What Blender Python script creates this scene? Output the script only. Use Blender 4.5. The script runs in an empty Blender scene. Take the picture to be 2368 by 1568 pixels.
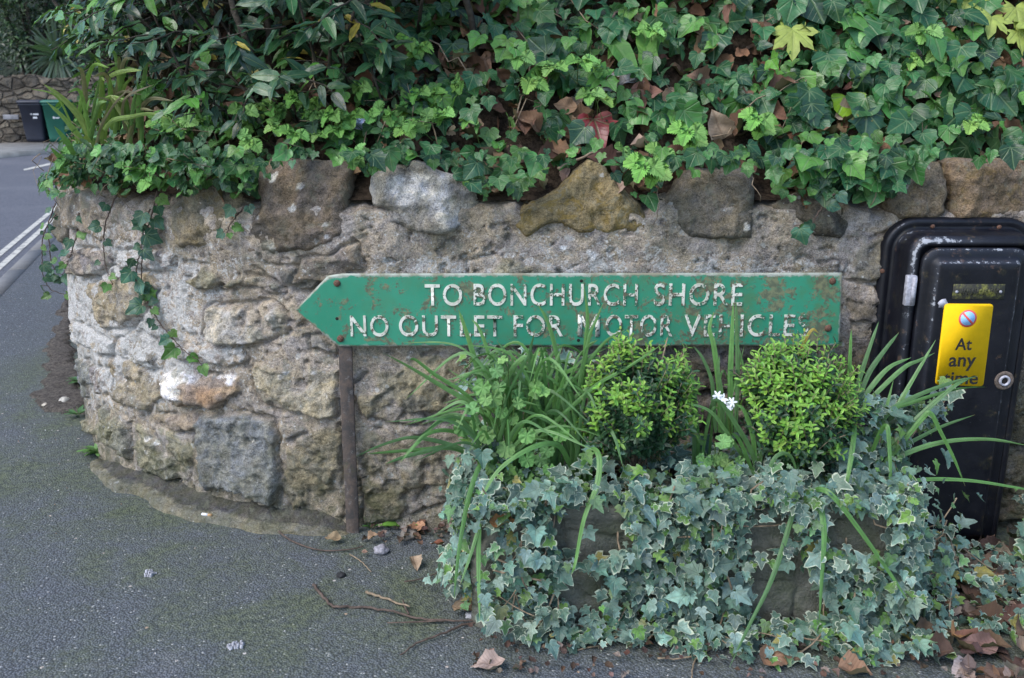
import bpy, bmesh, math, random
import numpy as np
from mathutils import Vector, noise as mnoise

scene = bpy.context.scene
COL = scene.collection
rng = np.random.default_rng(7)
random.seed(7)

# ------------------------------------------------------------------ camera
CAM_H, CAM_D, PITCH, FPX = 1.25, 2.5, math.radians(15.0), 2127.0   # FPX: focal length for a 2367 px wide frame
VW, VH = 2367.0, 1568.0
cam_d = bpy.data.cameras.new('camera')
cam_d.sensor_width = 36.0
cam_d.lens = 36.0 * FPX / VW
cam_d.clip_start, cam_d.clip_end = 0.05, 500.0
cam_d.dof.use_dof = True
cam_d.dof.focus_distance = 2.4
cam_d.dof.aperture_fstop = 8.0
cam = bpy.data.objects.new('camera', cam_d)
cam.location = (0, -CAM_D, CAM_H)
cam.rotation_euler = (math.radians(90) - PITCH, 0, 0)
COL.objects.link(cam)
scene.camera = cam

# ------------------------------------------------------------------ sky, sun, exposure
SUN_EL, SUN_AZ = math.radians(50), math.radians(232)     # azimuth measured clockwise from +Y: behind the camera, to its left
world = bpy.data.worlds.new('World')
scene.world = world
world.use_nodes = True
wn = world.node_tree
sky = wn.nodes.new('ShaderNodeTexSky')
sky.sky_type = 'NISHITA'
sky.sun_disc = False
sky.sun_elevation = SUN_EL
sky.sun_rotation = SUN_AZ
sky.dust_density = 1.0
sky.ozone_density = 1.6
bgn = wn.nodes['Background']
bgn.inputs['Strength'].default_value = 0.15
wn.links.new(sky.outputs[0], bgn.inputs['Color'])
sun_d = bpy.data.lights.new('sun', 'SUN')
sun_d.energy = 1.5
sun_d.angle = math.radians(42)
sun_d.color = (1.0, 0.95, 0.88)
sun = bpy.data.objects.new('sun', sun_d)
sdir = Vector((math.sin(SUN_AZ) * math.cos(SUN_EL), math.cos(SUN_AZ) * math.cos(SUN_EL), math.sin(SUN_EL)))
sun.rotation_euler = sdir.to_track_quat('Z', 'Y').to_euler()
sun.location = (-3, -6, 8)
COL.objects.link(sun)
scene.view_settings.view_transform = 'Standard'
scene.view_settings.look = 'None'
scene.view_settings.gamma = 1.0
scene.view_settings.exposure = 1.12
scene.cycles.max_bounces = 8
scene.cycles.use_denoising = True

# ------------------------------------------------------------------ small helpers
def ray(x, y):
    """direction of the sight line through a point of the photograph (2367 x 1568)"""
    X = (np.asarray(x, float) - VW / 2) / FPX
    Y = (VH / 2 - np.asarray(y, float)) / FPX
    c, s = math.cos(PITCH), math.sin(PITCH)
    return np.stack([X, c + Y * s, -s + Y * c], -1)

def at_z(x, y, z=0.0):
    d = ray(x, y); t = (z - CAM_H) / d[..., 2]
    return np.array([0, -CAM_D, CAM_H]) + d * t[..., None] if np.ndim(t) else np.array([0, -CAM_D, CAM_H]) + d * t

def at_y(x, y, yw=0.0):
    d = ray(x, y); t = (yw + CAM_D) / d[..., 1]
    return np.array([0, -CAM_D, CAM_H]) + d * (t[..., None] if np.ndim(t) else t)

def proj(P):
    P = np.asarray(P, float) - np.array([0, -CAM_D, CAM_H])
    c, s = math.cos(PITCH), math.sin(PITCH)
    zf = np.maximum(P[..., 1] * c - P[..., 2] * s, 1e-3)
    up = P[..., 1] * s + P[..., 2] * c
    return VW / 2 + FPX * P[..., 0] / zf, VH / 2 - FPX * up / zf

def tag(o, label=None, cat=None, group=None, kind=None):
    if label: o['label'] = label
    if cat: o['category'] = cat
    if group: o['group'] = group
    if kind: o['kind'] = kind
    return o

def empty(name, loc=(0, 0, 0)):
    o = bpy.data.objects.new(name, None); o.location = loc; o.empty_display_size = 0.05
    COL.objects.link(o); return o

def link(name, mesh, mat=None, parent=None, smooth=True):
    o = bpy.data.objects.new(name, mesh); COL.objects.link(o)
    if mat is not None:
        for m in (mat if isinstance(mat, (list, tuple)) else [mat]): mesh.materials.append(m)
    if smooth and len(mesh.polygons):
        mesh.polygons.foreach_set('use_smooth', np.ones(len(mesh.polygons), bool))
    if parent is not None:
        o.parent = parent
        o.matrix_parent_inverse = parent_inv(parent)
    return o

def parent_inv(p):
    from mathutils import Matrix
    m = Matrix.Identity(4); q = p
    chain = []
    while q is not None: chain.append(q); q = q.parent
    for q in chain[::-1]:
        m = m @ q.matrix_parent_inverse @ Matrix.LocRotScale(q.location, q.rotation_euler, q.scale) if q.parent else Matrix.LocRotScale(q.location, q.rotation_euler, q.scale)
    return m.inverted()

def mesh_np(name, V, F, attrs=None):
    """V (n,3); F list of arrays (m,k); attrs {name: (n,) | (n,3) | (n,4)}"""
    me = bpy.data.meshes.new(name)
    V = np.asarray(V, np.float32)
    F = [np.asarray(f, np.int32) for f in F if len(f)]
    me.vertices.add(len(V)); me.vertices.foreach_set('co', V.ravel())
    nl = sum(f.size for f in F); npoly = sum(len(f) for f in F)
    me.loops.add(nl); me.polygons.add(npoly)
    me.loops.foreach_set('vertex_index', np.concatenate([f.ravel() for f in F]))
    tot = np.concatenate([np.full(len(f), f.shape[1], np.int32) for f in F])
    st = np.concatenate([[0], np.cumsum(tot)[:-1]]).astype(np.int32)
    me.polygons.foreach_set('loop_start', st)
    try: me.polygons.foreach_set('loop_total', tot)
    except Exception: pass
    for k, a in (attrs or {}).items():
        a = np.asarray(a, np.float32)
        if a.ndim == 1:
            at = me.attributes.new(k, 'FLOAT', 'POINT'); at.data.foreach_set('value', a)
        elif a.shape[1] == 4:
            at = me.attributes.new(k, 'FLOAT_COLOR', 'POINT'); at.data.foreach_set('color', a.ravel())
        else:
            at = me.attributes.new(k, 'FLOAT_VECTOR', 'POINT'); at.data.foreach_set('vector', a.ravel())
    me.update(calc_edges=True); me.validate()
    return me

def grid_faces(nu, nv, keep=None):
    i = np.arange(nu * nv).reshape(nu, nv)
    f = np.stack([i[:-1, :-1], i[1:, :-1], i[1:, 1:], i[:-1, 1:]], -1).reshape(-1, 4)
    return f if keep is None else f[keep.reshape(-1)]

class MB:
    """collects boxes, tubes, ribbons ... into one mesh"""
    def __init__(s): s.V = []; s.F = {}; s.n = 0; s.A = []
    def add(s, V, F, a=None):
        V = np.asarray(V, float)
        for f in F:
            f = np.asarray(f)
            if f.size: s.F.setdefault(f.shape[-1], []).append(f.reshape(-1, f.shape[-1]) + s.n)
        s.V.append(V); s.A.append(np.zeros(len(V)) if a is None else np.asarray(a, float)); s.n += len(V); return s
    def box(s, lo, hi):
        x0, y0, z0 = lo; x1, y1, z1 = hi
        V = [(x0,y0,z0),(x1,y0,z0),(x1,y1,z0),(x0,y1,z0),(x0,y0,z1),(x1,y0,z1),(x1,y1,z1),(x0,y1,z1)]
        return s.add(V, [[(0,3,2,1),(4,5,6,7),(0,1,5,4),(1,2,6,5),(2,3,7,6),(3,0,4,7)]])
    def tube(s, pts, r, n=6):
        P = np.asarray(pts, float); m = len(P)
        R = np.broadcast_to(np.asarray(r, float), (m,))
        T = np.gradient(P, axis=0); T /= np.linalg.norm(T, axis=1)[:, None] + 1e-9
        ref = np.array([0.3, 0.5, 0.81]) if abs(T[0] @ np.array([0.3,0.5,0.81])) < .9 else np.array([1, 0, 0])
        A = np.cross(T, ref); A /= np.linalg.norm(A, axis=1)[:, None] + 1e-9
        B = np.cross(T, A)
        th = np.arange(n) * 2 * math.pi / n
        V = (P[:, None] + R[:, None, None] * (np.cos(th)[None, :, None] * A[:, None] + np.sin(th)[None, :, None] * B[:, None])).reshape(-1, 3)
        i = np.arange(m - 1)[:, None] * n; j = np.arange(n)[None]; k = (j + 1) % n
        F = np.stack([i + j, i + k, i + n + k, i + n + j], -1).reshape(-1, 4)
        s.add(V, [F]); c0 = np.arange(n)[::-1]; c1 = np.arange(n) + (m - 1) * n
        s.F.setdefault(n, []).append((np.stack([c0, c1]) + s.n - len(V))); return s
    def loft(s, loops, cap0=False, cap1=True, closed=True):
        L = np.asarray(loops, float); m, n = L.shape[:2]
        i = np.arange(m - 1)[:, None] * n; j = np.arange(n if closed else n - 1)[None]; k = (j + 1) % n
        F = np.stack([i + j, i + k, i + n + k, i + n + j], -1).reshape(-1, 4)
        base = s.n; s.add(L.reshape(-1, 3), [F])
        if cap0: s.F.setdefault(n, []).append(np.arange(n)[None, ::-1] + base)
        if cap1: s.F.setdefault(n, []).append(np.arange(n)[None] + base + (m - 1) * n)
        return s
    def build(s, name, mat=None, parent=None, smooth=True, attr=None):
        me = mesh_np(name, np.concatenate(s.V), [np.concatenate(f) for f in s.F.values()], {attr: np.concatenate(s.A)} if attr else None)
        return link(name, me, mat, parent, smooth)

def bevel(o, w=0.004, seg=2):
    m = o.modifiers.new('bevel', 'BEVEL'); m.width = w; m.segments = seg; m.limit_method = 'ANGLE'; m.angle_limit = math.radians(40)
    return o

_tbl = np.random.default_rng(3).random((256, 256))
def vnoise(x, y, seed=0):
    x = np.asarray(x, float) + seed * 17.31; y = np.asarray(y, float) + seed * 9.77
    xi = np.floor(x).astype(int); yi = np.floor(y).astype(int)
    fx = x - xi; fy = y - yi
    fx = fx * fx * fx * (fx * (fx * 6 - 15) + 10); fy = fy * fy * fy * (fy * (fy * 6 - 15) + 10)
    g = lambda a, b: _tbl[a & 255, b & 255]
    return (g(xi, yi) * (1 - fx) + g(xi + 1, yi) * fx) * (1 - fy) + (g(xi, yi + 1) * (1 - fx) + g(xi + 1, yi + 1) * fx) * fy
def fbm(x, y, scale=1.0, octv=4, seed=0, ridged=False, gain=.5):
    """0..1, mean about .5"""
    v = 0; a = 1; t = 0; f = 1 / scale
    for o in range(octv):
        n = vnoise(np.asarray(x) * f, np.asarray(y) * f, seed + o * 3)
        if ridged: n = 1 - np.abs(2 * n - 1)
        v = v + a * n; t += a; a *= gain; f *= 2.03
    return v / t
def sstep(a, b, x):
    t = np.clip((np.asarray(x, float) - a) / (b - a), 0, 1); return t * t * (3 - 2 * t)
def poly_sd(px, py, poly):
    """signed distance, positive inside"""
    poly = np.asarray(poly, float); n = len(poly)
    d2 = np.full(np.shape(px), 1e9); inside = np.zeros(np.shape(px), bool)
    for i in range(n):
        ax, ay = poly[i]; bx, by = poly[(i + 1) % n]
        ex, ey = bx - ax, by - ay
        t = np.clip(((px - ax) * ex + (py - ay) * ey) / (ex * ex + ey * ey + 1e-12), 0, 1)
        d2 = np.minimum(d2, (px - ax - t * ex) ** 2 + (py - ay - t * ey) ** 2)
        c = ((ay > py) != (by > py)) & (px < ex * (py - ay) / (ey if abs(ey) > 1e-12 else 1e-12) + ax)
        inside ^= c
    return np.where(inside, 1, -1) * np.sqrt(d2)
def catmull(P, per=12):
    P = np.asarray(P, float); Q = np.vstack([2 * P[0] - P[1], P, 2 * P[-1] - P[-2]])
    out = []
    for i in range(1, len(Q) - 2):
        p0, p1, p2, p3 = Q[i - 1:i + 3]
        for t in np.arange(per) / per:
            out.append(.5 * ((2 * p1) + (-p0 + p2) * t + (2 * p0 - 5 * p1 + 4 * p2 - p3) * t * t + (-p0 + 3 * p1 - 3 * p2 + p3) * t ** 3))
    out.append(P[-1]); return np.array(out)
def unit(a): return a / (np.linalg.norm(a, axis=-1, keepdims=True) + 1e-9)

# ------------------------------------------------------------------ node helper
class NT:
    def __init__(s, name):
        s.m = bpy.data.materials.new(name); s.m.use_nodes = True
        s.t = s.m.node_tree; s.b = s.t.nodes['Principled BSDF']; s.out = s.t.nodes['Material Output']
        s._c = None
    def n(s, typ, ins=None, **props):
        nd = s.t.nodes.new('ShaderNode' + typ)
        for k, v in props.items(): setattr(nd, k, v)
        for k, v in (ins or {}).items():
            if isinstance(v, bpy.types.NodeSocket): s.t.links.new(v, nd.inputs[k])
            else: nd.inputs[k].default_value = v
        return nd
    def co(s):
        if s._c is None: s._c = s.n('TexCoord').outputs['Object']
        return s._c
    def at(s, name, out='Color'): return s.n('Attribute', attribute_name=name).outputs[out]
    def math(s, op, a, b=None, c=None, clamp=False):
        ins = {0: a}
        if b is not None: ins[1] = b
        if c is not None: ins[2] = c
        return s.n('Math', ins, operation=op, use_clamp=clamp).outputs[0]
    def noise(s, scale, detail=5, rough=.55, dist=0.0, vec=None, out='Fac'):
        return s.n('TexNoise', {'Vector': vec or s.co(), 'Scale': scale, 'Detail': detail, 'Roughness': rough, 'Distortion': dist}).outputs[out]
    def voro(s, scale, feature='F1', out='Distance', vec=None, rand=1.0):
        nd = s.n('TexVoronoi', {'Vector': vec or s.co(), 'Scale': scale, 'Randomness': rand}, feature=feature)
        return nd.outputs[out]
    def ss(s, v, a, b, lo=0.0, hi=1.0):
        return s.n('MapRange', {'Value': v, 'From Min': a, 'From Max': b, 'To Min': lo, 'To Max': hi}, interpolation_type='SMOOTHSTEP').outputs[0]
    def mix(s, f, a, b, mode='MIX'):
        nd = s.n('Mix', data_type='RGBA', blend_type=mode)
        for i, v in ((0, f), (6, a), (7, b)):
            if isinstance(v, bpy.types.NodeSocket): s.t.links.new(v, nd.inputs[i])
            else: nd.inputs[i].default_value = (*v, 1) if isinstance(v, tuple) and len(v) == 3 else v
        return nd.outputs[2]
    def gray(s, v): return s.n('CombineColor', {0: v, 1: v, 2: v}).outputs[0]
    def bump(s, h, dist=.005, strength=1.0, nrm=None):
        ins = {'Height': h, 'Distance': dist, 'Strength': strength}
        if nrm is not None: ins['Normal'] = nrm
        return s.n('Bump', ins).outputs[0]
    def fin(s, color=None, rough=None, normal=None, spec=None, metal=None):
        for k, v in (('Base Color', color), ('Roughness', rough), ('Normal', normal), ('Specular IOR Level', spec), ('Metallic', metal)):
            if v is None: continue
            if isinstance(v, bpy.types.NodeSocket): s.t.links.new(v, s.b.inputs[k])
            else: s.b.inputs[k].default_value = (*v, 1) if isinstance(v, tuple) and len(v) == 3 else v
        return s.m

def plain(name, color, rough=.6, var=.25, scale=30, bumpd=0.0, metal=0.0, spec=.4):
    N = NT(name)
    c = N.mix(N.ss(N.noise(scale), .3, .7), tuple(v * (1 - var) for v in color), tuple(min(1, v * (1 + var)) for v in color))
    return N.fin(c, rough, N.bump(N.noise(scale * 3), bumpd) if bumpd else None, spec, metal)

# ------------------------------------------------------------------ materials
def wall_material():
    N = NT('lichened_stone')
    alb = N.at('alb'); msk = N.at('msk')
    sep = N.n('SeparateColor', {0: msk}); lich, moss, och = sep.outputs
    big = N.noise(9, 6, .6); mid = N.noise(38, 7, .68, .4); fine = N.noise(190, 4, .7)
    v = N.math('ADD', N.math('ADD', N.math('MULTIPLY', mid, .95), N.math('MULTIPLY', fine, .75)), N.math('MULTIPLY', N.math('SUBTRACT', N.noise(420, 2, .6), .5), .9))
    v = N.ss(v, .48, 1.2, .47, 2.2)
    c = N.mix(1.0, alb, N.gray(v), 'MULTIPLY')
    hue = N.mix(N.ss(N.noise(14, 5, .6, 1.0), .35, .65), (.86, .88, 1.0), (1.14, 1.05, .9))
    c = N.mix(.8, c, hue, 'MULTIPLY')
    # grey, green grey and ochre crusts
    g = N.math('MULTIPLY', N.ss(N.noise(16, 8, .7, .8), .52, .62), N.ss(big, .3, .6))
    c = N.mix(N.math('MULTIPLY', g, .55), c, (.25, .255, .2))
    oc = N.math('MULTIPLY', N.ss(N.noise(22, 7, .7, 1.2), .5, .62), och)
    c = N.mix(N.math('MULTIPLY', oc, .85), c, (.27, .19, .055))
    # black flecks
    bl = N.math('MULTIPLY', N.ss(N.noise(30, 8, .75, .6), .6, .68), .6)
    c = N.mix(bl, c, (.045, .043, .045))
    # white lichen: crust with ragged edges, then small round rosettes
    w1 = N.math('ADD', N.math('ADD', N.math('MULTIPLY', N.noise(80, 7, .8, .4), .6), N.math('MULTIPLY', N.noise(22, 4, .6), .4)), N.math('MULTIPLY', N.math('SUBTRACT', lich, .5), .3))
    c = N.mix(N.math('MULTIPLY', N.ss(w1, .552, .585), .92), c, N.mix(N.ss(fine, .35, .65), (.42, .41, .39), (.74, .73, .72)))
    warp = N.n('VectorMath', {0: N.co(), 1: N.n('VectorMath', {0: N.noise(60, 3, out='Color'), 'Scale': .02}, operation='SCALE').outputs[0]}, operation='ADD').outputs[0]
    vd = N.n('TexVoronoi', {'Vector': warp, 'Scale': 32.0}); sel = N.n('SeparateColor', {0: vd.outputs['Color']}).outputs[0]
    thr = N.math('MULTIPLY', N.math('SUBTRACT', lich, .08), .45)
    sp = N.math('MULTIPLY', N.math('LESS_THAN', sel, thr), N.ss(vd.outputs['Distance'], .3, .16))
    c = N.mix(N.math('MULTIPLY', sp, .75), c, (.52, .52, .5))
    v2 = N.n('TexVoronoi', {'Vector': warp, 'Scale': 95.0}); sel2 = N.n('SeparateColor', {0: v2.outputs['Color']}).outputs[1]
    sp2 = N.math('MULTIPLY', N.math('LESS_THAN', sel2, N.math('MULTIPLY', N.math('SUBTRACT', lich, .15), .4)), N.ss(v2.outputs['Distance'], .34, .18))
    c = N.mix(N.math('MULTIPLY', sp2, .8), c, (.62, .62, .6))
    # moss and algae low down
    mo = N.math('MULTIPLY', moss, N.ss(N.noise(26, 7, .7), .33, .62))
    c = N.mix(N.math('MULTIPLY', mo, .8), c, N.mix(N.ss(fine, .3, .7), (.05, .06, .03), (.11, .115, .055)))
    h = N.math('ADD', N.math('MULTIPLY', mid, 1.0), N.math('MULTIPLY', fine, .4))
    h = N.math('ADD', h, N.math('MULTIPLY', N.noise(90, 6, .7), .7))
    return N.fin(c, .92, N.bump(h, .016, 1.0), .2)

def asphalt_material():
    N = NT('mossy_asphalt')
    v = N.n('TexVoronoi', {'Vector': N.co(), 'Scale': 185.0}); d = v.outputs['Distance']
    r = N.n('SeparateColor', {0: v.outputs['Color']}).outputs[0]
    big = N.noise(1.1, 5, .6); med = N.noise(5, 6, .65, .5)
    c = N.mix(r, (.078, .088, .102), (.155, .17, .194))
    c = N.mix(N.math('MULTIPLY', N.math('GREATER_THAN', r, .985), .8), c, (.45, .45, .44))
    c = N.mix(N.math('MULTIPLY', N.ss(d, .4, .66), .7), c, (.045, .047, .05))
    mo = N.math('MULTIPLY', N.at('wear', 'Fac'), N.ss(N.math('ADD', N.math('MULTIPLY', big, .5), N.math('MULTIPLY', med, .5)), .36, .64))
    c = N.mix(N.math('MULTIPLY', mo, .85), c, N.mix(N.ss(N.noise(60, 4), .35, .65), (.045, .058, .034), (.12, .14, .075)))
    pale = N.math('MULTIPLY', N.ss(N.noise(3.2, 6, .6, .6), .6, .76), .35)
    c = N.mix(pale, c, (.21, .205, .21))
    s = N.n('TexVoronoi', {'Vector': N.co(), 'Scale': 34.0}); q = N.n('SeparateColor', {0: s.outputs['Color']})
    fl = N.math('MULTIPLY', N.math('LESS_THAN', q.outputs[0], .05), N.ss(s.outputs['Distance'], .17, .1))
    c = N.mix(fl, c, N.mix(q.outputs[1], (.55, .55, .55), (.32, .2, .1)))
    h = N.math('SUBTRACT', N.math('ADD', N.math('MULTIPLY', med, .6), N.math('MULTIPLY', r, .35)), d)
    return N.fin(c, .85, N.bump(h, .0045, .75), .25)

def leaf_material(name, vein='palm', rough=.38, varieg=False, trans=.18, veincol=(.16, .24, .11), veinamt=.5, spec=.5, spots=0.0, tint=None):
    N = NT(name)
    col = N.at('col'); uv = N.n('SeparateXYZ', {0: N.at('luv', 'Vector')})
    x = N.math('ABSOLUTE', uv.outputs[0]); y = uv.outputs[1]; rnd = N.at('col', 'Alpha')
    mid = N.ss(x, .012, .045, 1, 0)
    mask = mid
    if vein == 'palm':
        for a, w in ((40, .04), (78, .034)):
            ca, sa = math.cos(math.radians(a)), math.sin(math.radians(a))
            dd = N.math('ABSOLUTE', N.math('SUBTRACT', N.math('MULTIPLY', x, ca), N.math('MULTIPLY', y, sa)))
            mask = N.math('MAXIMUM', mask, N.math('MULTIPLY', N.ss(dd, .008, w, 1, 0), N.math('GREATER_THAN', y, -.02 if a < 60 else -.2)))
        # fine side veins off the main ones
        sv = N.math('PINGPONG', N.math('SUBTRACT', N.math('MULTIPLY', y, 5.5), N.math('MULTIPLY', x, 4.0)), .5)
        mask = N.math('MAXIMUM', mask, N.math('MULTIPLY', N.ss(sv, .02, .09, 1, 0), .35))
    elif vein == 'pinn':
        sv = N.math('PINGPONG', N.math('SUBTRACT', N.math('MULTIPLY', y, 9.0), N.math('MULTIPLY', x, 9.0)), .5)
        mask = N.math('MAXIMUM', mask, N.math('MULTIPLY', N.ss(sv, .03, .16, 1, 0), .4))
    off = N.n('VectorMath', {0: N.at('luv', 'Vector'), 1: N.n('CombineXYZ', {0: N.math('MULTIPLY', rnd, 37.0), 1: N.math('MULTIPLY', rnd, 91.0), 2: 0.0}).outputs[0]}, operation='ADD').outputs[0]
    nz = N.noise(2.6, 5, .6, vec=off)
    c = N.mix(1.0, col, N.gray(N.ss(nz, .25, .75, .75, 1.25)), 'MULTIPLY')
    if spots:
        sp = N.math('MULTIPLY', N.ss(N.noise(3.5, 4, .7, vec=off), .62, .7), N.math('GREATER_THAN', rnd, 1 - spots))
        c = N.mix(sp, c, (.28, .2, .04))
    if varieg:
        e = N.math('ADD', N.at('edge', 'Fac'), N.math('MULTIPLY', N.math('SUBTRACT', N.noise(3.2, 4, .7, vec=off), .5), .55))
        c = N.mix(N.math('MULTIPLY', N.ss(N.noise(2.2, 4, .7, .6, vec=off), .5, .6), .4), c, (.17, .21, .17))
        thr = N.math('ADD', N.math('MULTIPLY', rnd, .35), .72)
        c = N.mix(N.math('MULTIPLY', N.ss(N.math('SUBTRACT', e, thr), 0.04, .14), .8), c, (.5, .55, .42))
    c = N.mix(N.math('MULTIPLY', mask, veinamt), c, veincol)
    back = N.n('NewGeometry').outputs['Backfacing']
    c = N.mix(N.math('MULTIPLY', back, .5), c, N.mix(.6, c, (.13, .19, .08)))
    h = N.math('SUBTRACT', N.math('MULTIPLY', nz, .8), N.math('MULTIPLY', mask, .5))
    m = N.fin(c, N.ss(nz, .3, .7, rough - .06, rough + .1), N.bump(h, .004, .6), spec)
    if trans:
        tr = N.n('BsdfTranslucent', {'Color': N.mix(.35, c, (.12, .3, .02))})
        mx = N.n('MixShader', {0: trans}); N.t.links.new(N.b.outputs[0], mx.inputs[1]); N.t.links.new(tr.outputs[0], mx.inputs[2])
        N.t.links.new(mx.outputs[0], N.out.inputs[0])
    return m

M = {}
M['wall'] = wall_material()
M['asphalt'] = asphalt_material()
M['ivy'] = leaf_material('ivy_leaf', 'palm', .31, spots=.15, spec=.45)
M['vivy'] = leaf_material('variegated_ivy_leaf', 'palm', .45, True, veinamt=.25, veincol=(.2, .27, .18), spec=.35)
M['laurel'] = leaf_material('laurel_leaf', 'mid', .3, veincol=(.16, .22, .08), spots=.16, spec=.55)
M['box'] = leaf_material('box_leaf', 'mid', .35, veinamt=.3, trans=.25)
M['berry'] = leaf_material('strawberry_leaf', 'pinn', .55, veincol=(.05, .13, .02), trans=.25, veinamt=.55)
M['syc'] = leaf_material('sycamore_leaf', 'palm', .55, veincol=(.3, .36, .1), trans=.3)
M['blade'] = leaf_material('strap_leaf', 'mid', .4, veinamt=.15, trans=.2)
M['dead'] = leaf_material('dead_leaf', 'pinn', .75, veincol=(.1, .055, .03), trans=.05, veinamt=.35, spec=.25)
M['pel'] = leaf_material('scalloped_leaf', 'palm', .6, veincol=(.14, .24, .08), trans=.25, veinamt=.3)
M['far'] = leaf_material('far_leaf', 'mid', .4, trans=.1)
M['twig'] = plain('brown_twig', (.085, .06, .048), .8, .4, 60, .002)
M['tan'] = plain('tan_stem', (.24, .18, .12), .8, .35, 60, .002)
M['grn'] = plain('green_stem', (.09, .16, .04), .5, .3, 40)
M['bark'] = plain('dark_bark', (.05, .042, .033), .9, .4, 20, .01)
M['white'] = plain('white_petal', (.75, .76, .78), .5, .08, 60)
# ------------------------------------------------------------------ the plan of the wall
WALL_PTS = [(-1.62, 5.5), (-1.74, 4.2), (-1.81, 3.1), (-1.83, 2.2), (-1.79, 1.45), (-1.665, .93), (-1.42, .53), (-1.20, .31), (-.84, .09), (-.45, .0),
            (0, 0), (.5, 0), (1, 0), (1.5, 0), (2.2, 0), (3.2, 0)]
_c = catmull(WALL_PTS, 60)
_l = np.concatenate([[0], np.cumsum(np.linalg.norm(np.diff(_c, axis=0), axis=1))])
CL = _l[-1]
CS = np.linspace(0, CL, 4000)
CX = np.interp(CS, _l, _c[:, 0]); CY = np.interp(CS, _l, _c[:, 1])
_tx = np.gradient(CX, CS); _ty = np.gradient(CY, CS)
NX, NY = _ty / np.hypot(_tx, _ty), -_tx / np.hypot(_tx, _ty)          # outward normal
def curve(s):
    return np.interp(s, CS, CX), np.interp(s, CS, CY), np.interp(s, CS, NX), np.interp(s, CS, NY)
def wpt(s, z, h=0.0):
    x, y, nx, ny = curve(s)
    return np.stack([x + nx * h, y + ny * h, np.broadcast_to(z, np.shape(x))], -1)
def to_sz(x, y):
    """photograph point -> (arc length, height) on the wall"""
    d = ray(x, y); r = d[0] / d[1]
    f = CX - r * (CY + CAM_D)
    sg = np.where(np.sign(f[:-1]) != np.sign(f[1:]))[0]
    i = sg[np.argmin(CY[sg])] if len(sg) else int(np.argmin(np.abs(f)))
    t = (CY[i] + CAM_D) / d[1]
    return CS[i], CAM_H + d[2] * t
S0 = CS[np.argmin(np.abs(CX) + np.abs(CY))]      # s at x = 0
def dist_curve(x, y):
    """distance behind the wall face (positive inside the bank) and s of the nearest point"""
    x = np.asarray(x); y = np.asarray(y); sh = x.shape
    X = x.ravel()[:, None]; Y = y.ravel()[:, None]
    cx, cy = CX[::10], CY[::10]
    out = np.zeros(X.shape[0]); ss = np.zeros(X.shape[0])
    for a in range(0, X.shape[0], 4000):
        d2 = (X[a:a+4000] - cx) ** 2 + (Y[a:a+4000] - cy) ** 2
        i = np.argmin(d2, 1)
        sgn = -((X[a:a+4000, 0] - cx[i]) * NX[::10][i] + (Y[a:a+4000, 0] - cy[i]) * NY[::10][i])
        out[a:a+4000] = np.sqrt(d2[np.arange(len(i)), i]) * np.sign(sgn); ss[a:a+4000] = CS[::10][i]
    return out.reshape(sh), ss.reshape(sh)

Z1 = lambda pts: [(115.6 + .4237 * a, 577.8 + .4237 * b) for a, b in pts]
R5 = lambda pts: [(a * .2506, 393 + b * .2506) for a, b in pts]
TAN, GRY, BRN, GRN, BLU, PAL, OCH, DRK, WHT = ((.265,.235,.175), (.22,.215,.195), (.175,.145,.115), (.2,.2,.145), (.16,.18,.185), (.38,.36,.31), (.22,.175,.095), (.08,.075,.07), (.7,.69,.68))
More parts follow.
